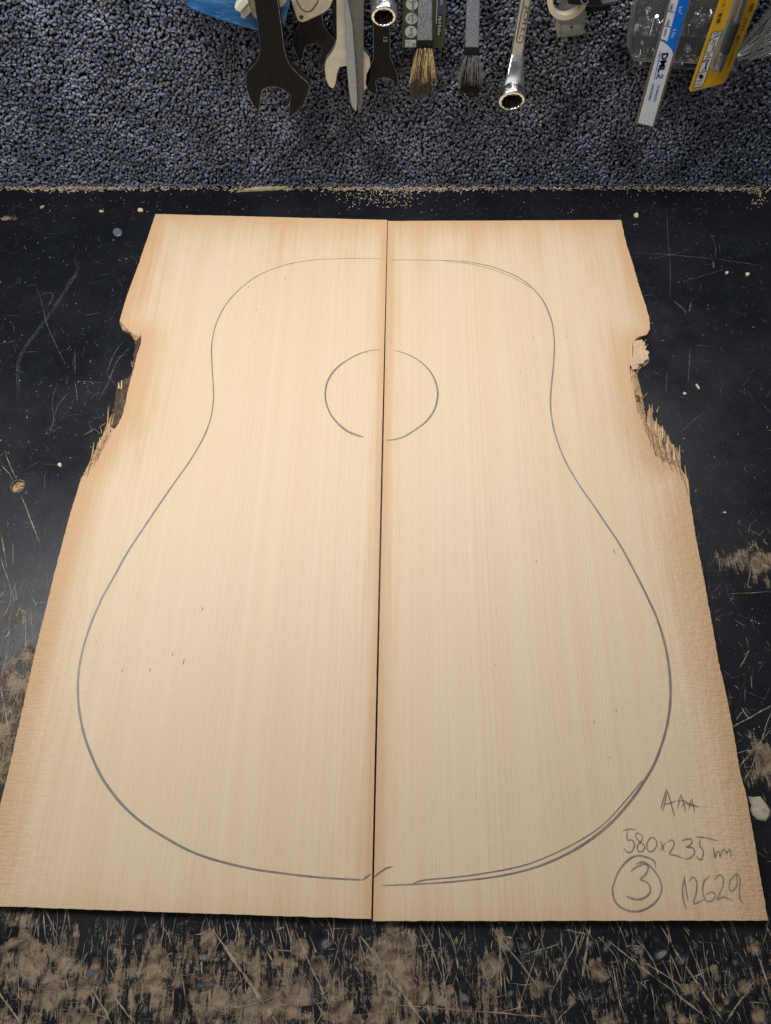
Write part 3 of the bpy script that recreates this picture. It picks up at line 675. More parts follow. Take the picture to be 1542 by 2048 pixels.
for k in range(34):
    t = k/33; bx_, by_ = 385+t*320, 1380+t*310+rnd.uniform(-30, 60)
    L = rnd.uniform(190, 330)*(1-.55*t); tp = (bx_-.10*L*rnd.uniform(.2, 1.2)+20, by_-L)
    p = zr([(bx_, by_), tp]); splinter(p[0], p[1], rnd.uniform(22, 40)/5.12, .0026+.001*rnd.random(), rnd.choice((M['torn'], M['dry'], M['pale'], M['torn'], M['dry'], M['bark'])), BR, rnd.uniform(-.001, .0012))
for b_, t_, w_ in (((335, 1000), (385, 950), 12), ((800, 1950), (768, 1690), 14), ((720, 1760), (715, 1490), 24), ((690, 1740), (680, 1500), 22), ((735, 1545), (760, 1550), 6), ((410, 1150), (400, 1070), 12), ((440, 1150), (430, 1060), 10), ((480, 1150), (500, 1090), 12), ((350, 440), (365, 400), 10), ((360, 470), (395, 455), 10)):
    p = zr([b_, t_]); splinter(p[0], p[1], w_/5.12*1.2, .0030, M['torn'], BR, 0)

for c_ in ([(430, 1340), (440, 1440), (465, 1600)], [(480, 1380), (510, 1530), (545, 1690)], [(540, 1420), (580, 1600), (640, 1760)], [(600, 1480), (640, 1640), (700, 1790)], [(660, 1530), (700, 1700), (740, 1860)], [(390, 1300), (400, 1400), (420, 1510)], [(720, 1740), (760, 1850), (800, 2000)], [(235, 440), (228, 520), (235, 600)], [(240, 910), (262, 1010), (290, 1170)]):
    pen('crack', [(zr(c_), 1.8)], BR, mat=M['fleck'])
for c_ in ([(270, 1740), (240, 1850), (195, 2020)], [(390, 1560), (350, 1680), (310, 1850)], [(440, 1480), (400, 1600), (370, 1700)], [(800, 380), (808, 440), (798, 520)], [(330, 1640), (300, 1780), (270, 1900)]):
    pen('crack', [(zl(c_), 1.8)], BL, mat=M['fleck'])
# ------------------------------------------------------------------ chips, slivers and sawdust on the bench
def chip(name, outline, z, th, mat, label, cat, group=None, curl=0.0):
    P = [onz(*p) for p in outline]; n = len(P); cx_ = sum(p[0] for p in P)/n; cy_ = sum(p[1] for p in P)/n
    V = [(x, y, z+rnd.uniform(0, th*.4)+curl*abs(x-cx_)) for x, y in P] + [(cx_+(x-cx_)*.86, cy_+(y-cy_)*.86, z+th+rnd.uniform(0, th*.3)+curl*abs(x-cx_)) for x, y in P] + [(cx_, cy_, z+th)]
    Fc = [(i, (i+1) % n, n+(i+1) % n, n+i) for i in range(n)] + [(n+i, n+(i+1) % n, 2*n) for i in range(n)]
    return tag(raw(name, (V, Fc), mat), label, cat, group)
def blob(cx_, cy_, rx, ry, ang=0., n=11):
    out = []
    for i in range(n):
        a = 2*math.pi*i/n; r = rnd.uniform(.72, 1.12); x, y = rx*r*math.cos(a), ry*r*math.sin(a)
        out.append((cx_+x*math.cos(ang)-y*math.sin(ang), cy_+x*math.sin(ang)+y*math.cos(ang)))
    return out
z1 = zoomed(440, 360, 3.084)
chip('wood_sliver', z1([(95, 80), (180, 62), (300, 45), (420, 36), (438, 44), (395, 62), (300, 70), (180, 76), (110, 80)]), .0004, .0018, M['sliver'], 'long greenish wood sliver lying along the foot of the carpet', 'wood sliver')
chip('wood_sliver', z1([(390, 66), (450, 58), (455, 64), (400, 68)]), .0004, .001, M['sliver'], 'short flat sliver just right of the long greenish sliver', 'wood sliver')
chip('wood_flake', blob(281, 421, 6, 3.6, -.2), .0003, .0008, M['chip'], 'pale wood flake above the top left corner of the left board', 'wood chip')
chip('wood_flake', blob(203, 423.5, 5.5, 2.4, -.1), .0003, .0007, M['torn'], 'orange wood flake left of the pale flake near the carpet', 'wood chip')
chip('wood_flake', blob(85, 415, 5.5, 2.2, -.5), .0003, .0007, M['torn'], 'curved orange wood flake near the left end of the carpet foot', 'wood chip')
chip('wood_flake', blob(1272, 432, 5, 5), .0003, .001, M['chip'], 'cream wood crumb just above the top right corner of the right board', 'wood chip')
chip('wood_flake', blob(1494, 550, 5, 3.5, .4), .0003, .001, M['chip'], 'larger cream wood crumb at right, beside a smaller crumb', 'wood chip')
chip('wood_flake', blob(1453, 547, 3.5, 3.0), .0003, .001, M['chip'], 'smaller cream wood crumb left of the larger crumb at right', 'wood chip')
chip('wood_flake', blob(1395, 775, 7, 2.4, 1.0), .0003, .0008, M['chip'], 'slanted pale wood flake right of the splintered edge', 'wood chip')
chip('wood_flake', blob(1369, 788, 4.5, 2.6, .6), .0003, .0008, M['chip'], 'small pale wood flake just left of the slanted flake', 'wood chip')
chip('wood_flake', blob(121, 931, 4.5, 5, .2, 7), .0003, .001, M['chip'], 'triangular pale wood flake left of the left board', 'wood chip')
chip('wood_flake', blob(1448, 1026, 4, 2.2, .3), .0003, .001, M['chip'], 'tiny pale wood flake right of the right board', 'wood chip')
chip('paint_drop', [(235+9*math.cos(k*.3307)*(1+.06*math.sin(k*.66+1)), 465+8.5*math.sin(k*.3307)*(1+.05*math.cos(k*.99))) for k in range(19)], .0001, .0008, M['greyblob'], 'round blue grey drop of dried paint on the black bench', 'paint drop')
zt = zoomed(1180, 1540, 4.26)
chip('bare_wood_patch', zt([(1345, 225), (1400, 232), (1450, 225), (1500, 285), (1535, 345), (1530, 390), (1495, 435), (1420, 420), (1385, 385), (1365, 340), (1372, 300), (1355, 260)]), .0001, .0007, M['patchwood'], 'pale tan flake of bare wood beside the right board near its handwriting', 'wood patch')
V = []; Fc = []
def flake(px, py, L, wd, z, tilt=.3, ang=None, lift=True):
    x, y = onz(px, py); a = rnd.uniform(0, 3.14) if ang is None else ang; z0 = z
    k = 4; bend = rnd.gauss(0, .6); o = len(V); p = Vector((x, y, z0)); up = rnd.gauss(0, tilt)
    for i in range(k):
        s = Vector((-math.sin(a), math.cos(a), rnd.gauss(0, .3)))*wd*.5*(1 if 0 < i < k-1 else .55)
        V.append(tuple(p+s)); V.append(tuple(p-s))
        p = p+Vector((math.cos(a), math.sin(a), up))*L/(k-1); a += bend*.5; up += rnd.gauss(0, .25)
        p.z = max(.0003, p.z)
    for i in range(k-1): Fc.append((o+2*i, o+2*i+1, o+2*i+3, o+2*i+2))
def along(px):   # amount of sawdust along the joint
    return .25 + .9*math.exp(-((px-770)/95)**2) + .55*math.exp(-((px-130)/140)**2) + .3*math.exp(-((px-900)/120)**2) + .45*math.exp(-((px-1400)/130)**2)
for _ in range(4200):
    px = rnd.uniform(-20, 1560)
    if rnd.random() > along(px): continue
    py = 379.0 + abs(rnd.gauss(0, 3.0))*(.6+along(px))*.8 - 1.5
    flake(px, py, rnd.choice((1, 1, 1, 1.8))*rnd.uniform(.0008, .0032), rnd.uniform(.0003, .0009), rnd.uniform(.0004, .0030), .35, rnd.gauss(0, .5)+(3.14 if rnd.random() < .5 else 0))
for _ in range(150):
    px = rnd.gauss(760, 45); flake(px, 386+abs(rnd.gauss(0, 14)), rnd.uniform(.0008, .0028), rnd.uniform(.0003, .0007), .0004, .1)
for _ in range(40):
    px = rnd.gauss(1515, 8); flake(px, rnd.uniform(380, 410), rnd.uniform(.001, .003), rnd.uniform(.0004, .0008), .0004, .1)
for _ in range(260):
    px, py = rnd.choice(((rnd.uniform(0, 330), rnd.uniform(385, 1000)), (rnd.uniform(1250, 1542), rnd.uniform(385, 1500)), (rnd.uniform(0, 1542), rnd.uniform(385, 430))))
    flake(px, py, rnd.uniform(.0004, .0016), rnd.uniform(.0002, .0006), .0004, .05)
tag(raw('sawdust', (V, Fc), M['dust']), 'line of sawdust and shavings where the carpet meets the bench', 'sawdust', kind='stuff')
# ------------------------------------------------------------------ text
def lettering(name, items, Y, parent, mat, label=None):
    """items: (string, start px, towards px, height px[, squeeze]); upright plane y=Y, facing the viewer"""
    bm = bmesh.new()
    for it in items:
        s, p0, p1, hp = it[:4]; fit = it[4] if len(it) > 4 else None
        cu = bpy.data.curves.new('t', 'FONT'); cu.body = s; cu.size = 1; cu.resolution_u = 2; cu.offset = .014
        to = bpy.data.objects.new('t', cu); C.objects.link(to)
        me = bpy.data.meshes.new_from_object(to.evaluated_get(bpy.context.evaluated_depsgraph_get()))
        bpy.data.objects.remove(to); bpy.data.curves.remove(cu)
        a, b = ony(*p0, Y), ony(*p1, Y); d = Vector((b[0]-a[0], 0, b[1]-a[1])); Ln = d.length; d.normalize(); up = Vector((-d.z, 0, d.x))
        mpp = Ln/math.dist(p0, p1); size = hp*mpp/.73
        wd = max([v.co.x for v in me.vertices] or [1]); kx = (Ln/(wd*size)) if fit else 1
        base = len(bm.verts)
        for v in me.vertices: bm.verts.new(Vector((a[0], Y, a[1]))+d*v.co.x*size*kx+up*v.co.y*size)
        bm.verts.ensure_lookup_table()
        for f in me.polygons:
            try: bm.faces.new([bm.verts[base+i] for i in f.vertices])
            except ValueError: pass
        bpy.data.meshes.remove(me)
    me = bpy.data.meshes.new(name); bm.to_mesh(me); bm.free()
    o = link(name, me, mat, parent)
    if label: o['label'] = label
    return o
def lines(name, segs, Y, mat, parent):
    """thin printed strokes, (px polyline, px width)"""
    V = []; Fc = []
    for pts, wd in segs:
        P = np.array([ony(a, b, Y) for a, b in pts]); T = np.gradient(P, axis=0); T /= np.hypot(T[:, 0], T[:, 1])[:, None]+1e-9
        ww = wd*.00045*.5; A = P+np.c_[-T[:, 1], T[:, 0]]*ww; B = P-np.c_[-T[:, 1], T[:, 0]]*ww; o = len(V)
        for i in range(len(P)): V += [(A[i, 0], Y, A[i, 1]), (B[i, 0], Y, B[i, 1])]
        for i in range(len(P)-1): Fc.append((o+2*i, o+2*i+1, o+2*i+3, o+2*i+2))
    return raw(name, (V, Fc), mat, parent)
def circ(cx_, cy_, r, n=28, ry=None):
    return [(cx_+r*math.cos(2*math.pi*i/n), cy_+(ry or r)*math.sin(2*math.pi*i/n)) for i in range(n)]
def rounded(pts, k=3):
    """soften an outline's corners"""
    out = []; n = len(pts)
    for i in range(n):
        p, q, r_ = np.array(pts[i-1], float), np.array(pts[i], float), np.array(pts[(i+1) % n], float)
        a = q+(p-q)*min(.28, 8/max(1e-6, np.linalg.norm(p-q))); b_ = q+(r_-q)*min(.28, 8/max(1e-6, np.linalg.norm(r_-q)))
        for t in np.linspace(0, 1, k+1): out.append(tuple((1-t)**2*a+2*t*(1-t)*q+t*t*b_))
    return out
def root_at(name, px, py, Y, label, cat, group=None):
    x, z = ony(px, py, Y); e = empty(name, (x, Y, z)); return tag(e, label, cat, group)
def up(px, py, d=110):
    """photo pixel of the point straight above (upright line through px,py)"""
    nx_, ny_ = CX, CY+F/math.tan(PITCH)
    k = d/(ny_-py); return (px-(nx_-px)*k, py-d)

# ---- blue pouch with pale plastic fittings
Y = YF-.026
zb = zoomed(365, 0, 7.009)
t = root_at('blue_pouch', 470, 40, Y, 'blue plastic pouch behind the big black spanner', 'pouch')
front = zb([(45, 0), (60, 70), (110, 110), (200, 150), (420, 240), (640, 310), (860, 375), (1040, 425), (1240, 440), (1385, 450), (1420, 380), (1500, 60)])
front = [up(front[-1][0], front[-1][1], 60)] [:1] and front + [up(*front[-1], 100), up(*front[0], 100)]
slab('front_sheet', front, Y, .0010, M['blue'], t, .0004)
slab('back_sheet', [(p[0]*.985+7, p[1]-3) for p in front], Y+.017, .0010, M['blue'], t, .0003)
bot = [(p[0], p[1]) for p in front[:11]]
V = []; Fc = []
for i, p in enumerate(bot):
    x, z = ony(*p, Y); x2, z2 = ony(p[0]*.985+7, p[1]-3, Y+.017); V += [(x, Y+.0008, z), (x2, Y+.0172, z2)]
for i in range(len(bot)-1): Fc.append((2*i, 2*i+1, 2*i+3, 2*i+2))
raw('gusset', (V, Fc), M['blue'], t)
slab('hem', [(a, b) for a, b in bot] + [(a+1, b-3.2) for a, b in bot[::-1]], Y-.0008, .0008, M['blue'], t, .0002)
t = root_at('plastic_fitting', 490, 35, Y-.006, 'cream plastic fitting hanging left of the big black spanner', 'fitting')
slab('body', zb([(815, 0), (730, 115), (745, 150), (810, 180), (925, 50), (905, -20), (880, -200)]), Y-.010, .008, M['cream'], t, .0010)
slab('prong', zb([(820, 250), (870, 265), (965, 165), (925, 60), (815, 185)]), Y-.006, .006, M['cream'], t, .0008)
slab('stem', zb([(960, 170), (1000, 240), (1050, 275), (1060, -250), (900, -200), (930, 30)]), Y-.004, .003, M['tan'], t, .0006)
# ---- big black spanner
zw = zoomed(360, 0, 3.855)
bigw = [(570, 0), (600, 220), (617, 400), (600, 450), (570, 500), (520, 550), (503, 600), (510, 680), (540, 770), (575, 830), (610, 858), (620, 800), (626, 740), (632, 705), (650, 686), (690, 673), (740, 672), (790, 690), (830, 720), (850, 745), (843, 800), (838, 860), (835, 905),
        (850, 905), (910, 860), (960, 800), (990, 720), (1003, 670), (990, 640), (930, 590), (860, 520), (825, 450), (805, 380), (790, 250), (755, 0)]
def spanner(name, pts, Y, th, mat, label, group='spanners hanging in front of the carpet', bev=.0005, ext=120):
    top = [up(*pts[-1], ext), up(*pts[0], ext)]
    o = slab(name, list(pts)+top, Y, th, mat, None, bev, M['edgewear'])
    return tag(o, label, 'spanner', group)
spanner('open_end_spanner', zw(bigw), YF-.036, .0075, M['black_oxide'], 'largest open ended black spanner hanging in front of the blue pouch')
# ---- disc and tag of tan board
Y = YF-.022
tag(slab('board_disc', [(p[0], p[1]) for p in circ(552, -6, 23)], Y-.008, .002, M['tan'], None, .0005), 'edge of a round tan disc peeking right of the big spanner handle', 'disc')
zq = zoomed(575, 0, 9.071)
t = root_at('board_tag', 604, 40, Y, 'tan board tag with a punched hole and curved line, right of the big spanner', 'tag')
tp = rounded(zq([(60, 0), (120, 180), (175, 350), (215, 395), (270, 408), (330, 390), (480, 320), (660, 235), (760, 150), (805, 50), (815, 0)]) , 2)
slab('plate', tp + [up(*tp[-1], 60), up(*tp[0], 60)], Y, .0016, M['tan'], t, .0004)
slab('hole', [(a, b) for a, b in circ(*zq([(252, 312)])[0], 4.1)], Y-.0002, .0003, M['blackprint'], t, 0)
lines('curved_line', [(spline(zq([(165, 0), (225, 120), (290, 190), (370, 212), (440, 180), (510, 90), (560, 0)]), 24), 1.6)], Y-.0003, M['blackprint'], t)
# ---- black spanner behind the tag, cream spanner, scissors, dark bar
spanner('open_end_spanner', zq([(215, 360), (210, 430), (130, 590), (95, 650), (90, 740), (105, 850), (140, 960), (190, 1080), (240, 1130), (270, 1080), (300, 960), (330, 850), (400, 820), (520, 800), (610, 860), (600, 950), (575, 1080), (565, 1180), (640, 1200), (700, 1120), (800, 950), (860, 780), (840, 690), (760, 600), (690, 500), (650, 420), (640, 340)]),
        YF-.012, .006, M['black_oxide2'], 'worn black open ended spanner hanging below the tan tag')
zc = zoomed(640, 0, 3.505)
spanner('open_end_spanner', zc([(112, 0), (114, 180), (115, 270), (98, 335), (70, 380), (45, 410), (32, 450), (30, 490), (40, 560), (65, 610), (95, 625), (112, 585), (122, 520), (140, 472), (185, 465), (230, 470), (280, 500), (300, 560), (303, 645), (330, 622), (346, 560), (356, 480), (350, 400), (310, 350), (290, 290), (282, 180), (275, 0)]),
        YF-.016, .005, M['nickel'], 'pale nickel open ended spanner hanging behind the scissors')
tag(slab('steel_bar', zc([(82, 0), (84, 120), (90, 215), (110, 285), (111, 150), (109, 0)]) + [up(671, 0), up(663.5, 0)], YF-.014, .004, M['black_oxide2'], None, .0006), 'narrow dark steel bar left of the pale spanner handle', 'bar')
t = root_at('scissors', 715, 220, YF-.026, 'grey steel scissors with closed blades pointing down', 'scissors')
b1 = zc([(172, 0), (177, 250), (188, 480), (205, 660), (220, 740), (245, 780), (258, 775), (262, 700), (254, 540), (243, 380), (228, 170), (205, 50), (195, 0)])
slab('blade', b1 + [up(*b1[-1]), up(*b1[0])], YF-.0255, .0016, M['steel'], t, .0007)
b2 = zc([(187, 0), (222, 150), (240, 400), (258, 700), (266, 788), (274, 793), (285, 788), (300, 700), (305, 400), (308, 0)])
slab('blade', b2 + [up(*b2[-1]), up(*b2[0])], YF-.0235, .0018, M['darksteel'], t, .0005)['label'] = 'dull dark rear blade'
# ---- black spanner with stamped number and the ring spanners
bs = zc([(372, 0), (370, 180), (374, 400), (350, 460), (322, 520), (315, 590), (340, 640), (402, 672), (400, 610), (390, 575), (410, 555), (450, 545), (490, 555), (510, 575), (512, 608), (540, 620), (552, 580), (545, 520), (512, 440), (496, 400), (490, 180), (486, 0)])
sp13 = root_at('open_end_spanner', 765, 190, YF-.014, 'black open ended spanner stamped 13 hanging below a chrome ring', 'spanner', 'spanners hanging in front of the carpet')
b13 = slab('body', bs + [up(*bs[-1]), up(*bs[0])], YF-.016, .006, M['black_oxide'], sp13, .0005, M['edgewear'])
lettering('stamped_number', [('13', (766.5, 72), (766.5, 92), 9)], YF-.01605, b13, M['greyprint'])
def ring_head(name, parent, c, R, r, L, mat, mat_in, tilt=0.2, n=36):
    """twelve point ring: flanged tube with a scalloped bore"""
    V = []; Fc = []; q = Matrix.Rotation(tilt, 4, 'X')
    prof = []
    for i in range(n*2):
        a = 2*math.pi*i/(n*2); sc_ = r*(1+.07*abs(math.cos(6*a))**.7)
        prof.append((a, sc_))
    rows = [(R*.97, L), (R, L*.8), (R, .0012), (R-.0004, .0004), (R-.0009, 0), ('in', 0), ('in2', .0005), ('in2', L)]
    for rr, y in rows:
        for a, s in prof:
            k = s*1.04 if rr == 'in' else s if rr == 'in2' else rr
            V.append(Vector(c)+q @ Vector((k*math.cos(a), y, k*math.sin(a))))
    m_ = len(prof)
    for k in range(len(rows)-1):
        for i in range(m_):
            j = (i+1) % m_; Fc.append((k*m_+i, k*m_+j, (k+1)*m_+j, (k+1)*m_+i))
    Fc.append(tuple((len(rows)-1)*m_+i for i in range(m_)))
    o = raw(name, (V, Fc), mat, parent, 40); o.data.materials.append(mat_in)
    for p in o.data.polygons:
        p.material_index = 1 if p.index >= 6*m_ else 0
    return o
def loft(name, secs, mat, parent, n=20):
    """rounded box sections: (centre, half width, half depth)"""
    V = []; Fc = []
    for c, a_, b_, ax in secs:
        for i in range(n):
            t_ = 2*math.pi*i/n; cx_, sy_ = math.cos(t_), math.sin(t_)
            ux = math.copysign(abs(cx_)**.55, cx_)*a_; uy = math.copysign(abs(sy_)**.55, sy_)*b_
            V.append(Vector(c)+Vector((ux, 0, 0))+Vector(ax)*uy)
    for k in range(len(secs)-1):
        for i in range(n): Fc.append((k*n+i, k*n+(i+1) % n, (k+1)*n+(i+1) % n, (k+1)*n+i))
    Fc += [tuple(range(n))[::-1], tuple(range((len(secs)-1)*n, len(secs)*n))]
    return raw(name, (V, Fc), mat, parent, 32)
# small ring end at the top
Yr = YF-.040; mpx = .00043
t = root_at('ring_spanner', 767, 50, Yr, 'bright chrome ring end above the spanner stamped 13', 'spanner', 'spanners hanging in front of the carpet')
x, z = ony(767.3, 34.5, Yr); ring_head('ring', t, (x, Yr, z), .0095, .0066, .012, M['chrome'], M['shadowhole'], .30)
xa, za = ony(767.5, -70, Yr+.016)
loft('neck', [((x, Yr+.0075, z), .0088, .004, (0, .75, -.6)), ((x, Yr+.011, z+.012), .0078, .0036, (0, .8, -.55)), ((x, Yr+.017, z+.030), .0060, .003, (0, .95, -.3)), ((xa, Yr+.019, za+.03), .0058, .003, (0, 1, 0))], M['chrome'], t)
# long chrome ring spanner
zk = zoomed(960, 0, 4.819)
Yr = YF-.030
t = root_at('ring_spanner', 1023, 215, Yr, 'long chrome ring spanner with an embossed handle, right of the two brushes', 'spanner', 'spanners hanging in front of the carpet')
x, z = ony(*zk([(307, 980)])[0], Yr); ring_head('ring', t, (x, Yr, z), .0112, .0079, .011, M['chrome'], M['shadowhole'], .28)
Yh = YF-.013
xa, za = ony(*zk([(358, 560)])[0], Yh)
loft('neck', [((x, Yr+.0065, z+.001), .0104, .0050, (0, .80, -.6)), ((x*.75+xa*.25, Yr+.0075, z*.72+za*.28+.001), .0092, .0042, (0, .62, -.78)), ((x*.4+xa*.6, Yr*.55+Yh*.45+.003, z*.36+za*.64), .0072, .0034, (0, .7, -.71)), ((xa, Yh+.003, za+.002), .0056, .0030, (0, .95, -.3)), ((xa+.0004, Yh+.003, za+.008), .0053, .0030, (0, 1, 0))], M['chrome'], t)
hd = zk([(303, 548), (408, 548), (500, 0), (397, 0)]); hd = hd[:2] + [hd[2], up(*hd[2]), up(*hd[3]), hd[3]]
hdl = slab('handle', hd, Yh, .006, M['nickel'], t, .0010)
pan = zk([(350, 395), (362, 410), (395, 412), (412, 398), (485, 0), (425, 0)])
slab('recessed_panel', pan[:5] + [up(*pan[4], 60), up(*pan[5], 60), pan[5]], Yh-.00015, .0002, M['nickel'], hdl, 0)
lines('panel_rim', [(zk([(425, 0), (350, 395)]), 2.2), (zk([(485, 0), (412, 398)]), 1.2), (spline(zk([(350, 395), (362, 410), (395, 412), (412, 398)]), 12), 1.6)], Yh-.0004, M['darksteel'], hdl)
lettering('embossed_letters', [('C', zk([(383, 335)])[0], zk([(374, 385)])[0], 10), ('K', zk([(397, 268)])[0], zk([(388, 320)])[0], 10), ('JOI', zk([(440, 60)])[0], zk([(405, 235)])[0], 10, True)], Yh-.0004, hdl, M['darksteel'], 'embossed letters on the handle')
# ---- green card
Yc = YF-.006
t = root_at('green_card', 845, 95, Yc, 'dark green packaging card with white round icons behind the left brush', 'card')
zg = zoomed(795, 0, 14.018)
gc = zg([(150, 0), (125, 1300), (150, 1345), (1260, 1345), (1305, 1300), (1385, 0)])
crd = slab('card', gc + [up(*gc[-1], 60), up(*gc[0], 60)], Yc, .0006, M['green'], t, .0001)
for cx_, cy_ in ((405, 120), (392, 520), (378, 895)):
    sheet('icon_disc', [(a, b) for a, b in circ(*zg([(cx_, cy_)])[0], 12.1, 28, 11.6)], Yc-.0001, M['whiteprint'], crd)
lines('icon_lines', [(zg(p), 1.0) for p in ([(340, 800), (460, 795)], [(360, 800), (360, 880), (420, 870)], [(400, 800), (405, 930)], [(310, 970), (380, 930), (440, 960), (430, 1000), (310, 1000)], [(290, 560), (350, 560), (345, 500), (295, 510), (290, 560)], [(300, 470), (370, 430), (400, 450)],
    [(450, 420), (520, 420), (515, 560), (440, 570)], [(300, 40), (380, 60), (400, 100)], [(480, 20), (515, 40), (500, 90)], [(380, 200), (460, 230)])], Yc-.0003, M['blackprint'], crd)
lines('pin', [(zg([(455, -300), (440, 0), (415, 645)]), 3.2)], Yc-.0006, M['greyprint'], crd)
sheet('white_label', zg([(220, 1120), (560, 1120), (550, 1320), (212, 1320)]), Yc-.0001, M['whiteprint'], crd)
lines('label_print', [(zg(p), 1.0) for p in ([(250, 1215), (285, 1160), (340, 1150), (360, 1200), (310, 1215), (320, 1250)], [(265, 1290), (360, 1290)], [(410, 1215), (540, 1215)], [(410, 1250), (540, 1250)], [(410, 1290), (500, 1290)])], Yc-.0003, M['greyprint'], crd)
sheet('navy_panel', zg([(1140, -60), (1300, -60), (1285, 395), (1125, 395)]), Yc-.0001, M['navy'], crd)
sheet('black_panel', zg([(1125, 400), (1285, 400), (1235, 1030), (1085, 1020)]), Yc-.0001, M['blackprint'], crd)
lines('panel_line', [(zg([(1118, -60), (1090, 670)]), 1.2)], Yc-.0002, M['whiteprint'], crd)
lettering('panel_lettering', [('PVC', zg([(1205, -90)])[0], zg([(1190, 145)])[0], 6.4, True), ('Hard Rubber', zg([(1160, 450)])[0], zg([(1120, 1000)])[0], 6.6, True)], Yc-.0003, crd, M['whiteprint'], 'white words PVC and Hard Rubber')
# ---- wire brushes
def brush(x0, x1, ytop, xb0, xb1, yb, tipx, tipy, Y, m1, m2, label, tint):
    t = root_at('wire_brush', (xb0+xb1)/2, yb, Y, label, 'brush', 'wire brushes hanging beside each other')
    h = [(x0, ytop), (xb0, yb-4), (xb1, yb-4), (x1, ytop)]
    slab('handle', h + [up(x1, ytop), up(x0, ytop)], Y, .0048, M['greypaint'], t, .0010)
    slab('ferrule', [(xb0-1.0, yb-5), (xb0-1.6, yb+14), (xb1+1.6, yb+14), (xb1+1.0, yb-5)], Y-.0004, .0056, M['blackrub'], t, .0010)
    for nm, cnt, mat, l0, l1, spread in (('bristles', 330, m1, .45, .75, 1.25), ('bristles', 420, m2, .7, 1.0, .75)):
        V = []; Fc = []
        for _ in range(cnt):
            u = rnd.uniform(0, 1); bx_ = xb0+(xb1-xb0)*u; by_ = yb+13-3*abs(math.sin(u*9.4)); dy_ = rnd.uniform(.0, .0045)
            k = rnd.uniform(l0, l1); ex = bx_+(u-.5)*12*spread+rnd.gauss(0, 3.0*spread)+(tipx-(xb0+xb1)/2)*k; ey = by_+(tipy-by_)*k
            yy = Y-.0015+dy_; ye = yy-rnd.uniform(-.002, .004)
            a = ony(bx_, by_, yy); mdp = ony((bx_+ex)/2+rnd.gauss(0, 1.5), (by_+ey)/2, (yy+ye)/2-.0008); b_ = ony(ex, ey, ye); wd = rnd.uniform(.00012, .00026); o = len(V)
            for (p, q_, s_) in ((a, yy, 1), (mdp, (yy+ye)/2-.0008, 1), (b_, ye, .5)): V += [(p[0]-wd*s_, q_, p[1]), (p[0]+wd*s_, q_, p[1]), (p[0], q_+wd*2*s_, p[1])]
            for s_ in (0, 3):
                for i in range(3): Fc.append((o+s_+i, o+s_+(i+1) % 3, o+s_+3+(i+1) % 3, o+s_+3+i))
        o_ = raw(nm, (V, Fc), mat, t); tag(o_, kind='stuff')
    return t
brush(837.5, 864.5, 0, 834, 864.5, 86, 841, 196, YF-.020, M['brass'], M['bristledark'], 'wire brush with brass bristles in front of the green card', 1)
brush(934, 960, 0, 930.5, 958, 100, 938, 195, YF-.018, M['bristlegrey'], M['blackrub'], 'wire brush with grey and black bristles left of the long chrome spanner', 0)
# ---- clear clip, beige ring, black holder
Y = YF-.014
t = root_at('clear_case', 1140, 72, Y, 'small clear plastic case hanging right of the long chrome spanner', 'case')
cc = zk([(775, 0), (738, 140), (722, 258), (748, 362), (995, 338), (1033, 155), (1010, 60), (1012, 0)])
slab('front', cc + [up(*cc[-1], 50), up(*cc[0], 50)], Y-.008, .0011, M['frost'], t, .0003)
slab('back', cc + [up(*cc[-1], 50), up(*cc[0], 50)], Y+.004, .0010, M['frost'], t, .0003)
x0_, z0_ = ony(*cc[3], Y-.008); x1_, z1_ = ony(*cc[4], Y-.008)
raw('floor', box(((x0_+x1_)/2, Y-.0012, (z0_+z1_)/2+.0012), (abs(x1_-x0_)*.97, .011, .0011)), M['frost'], t)
slab('rib', zk([(800, 0), (755, 330), (770, 335), (815, 0)]), Y-.0093, .001, M['frost'], t, .0002)
slab('rib', zk([(975, 330), (1005, 160), (1020, 160), (990, 332)]), Y-.0093, .001, M['frost'], t, .0002)
slab('peg_hole', circ(*zk([(882, 262)])[0], 3.0, 12), Y-.0084, .0003, M['blackprint'], t, 0)
Yq = YF-.028; xq, zq_ = ony(1137.5, -3, Yq)
V = []; Fc = []; n_ = 48
for rr, yy in ((.0150, 0), (.0153, .0006), (.0153, .0055), (.0112, .0055), (.0112, .0006), (.0115, 0)):
    for i in range(n_): V.append((xq+rr*math.cos(2*math.pi*i/n_), Yq+yy, zq_+rr*math.sin(2*math.pi*i/n_)*1.03))
for k in range(6):
    for i in range(n_): Fc.append((k*n_+i, k*n_+(i+1) % n_, ((k+1) % 6)*n_+(i+1) % n_, ((k+1) % 6)*n_+i))
tag(raw('plastic_ring', (V, Fc), M['beigering'], None, 40), 'beige plastic ring hung in front of the small clear case', 'ring')
Yg = YF-.036
t = root_at('tool_holder', 1170, 10, Yg, 'black plastic holder with a grey end block at the top edge', 'holder')
bh = zk([(850, 0), (848, 40), (865, 48), (1140, 58), (1165, 50), (1168, 0)])
slab('body', bh + [up(*bh[-1], 40), up(*bh[0], 40)], Yg, .012, M['blackrub'], t, .0012)
slab('end_block', zk([(1170, 0), (1185, 46), (1335, 14), (1345, -120), (1165, -120)]), Yg+.004, .010, M['greyprint'], t, .0010)
lines('moulded_arc', [(spline(zk([(972, 0), (985, 28), (1010, 38), (1035, 28), (1040, 5)]), 14), 1.6)], Yg-.0003, M['greyprint'], t)
slab('lower_lip', zk([(1010, 60), (1010, 120), (1250, 110), (1260, 40), (1170, 58)]), Yg+.016, .004, M['blackrub'], t, .0010)
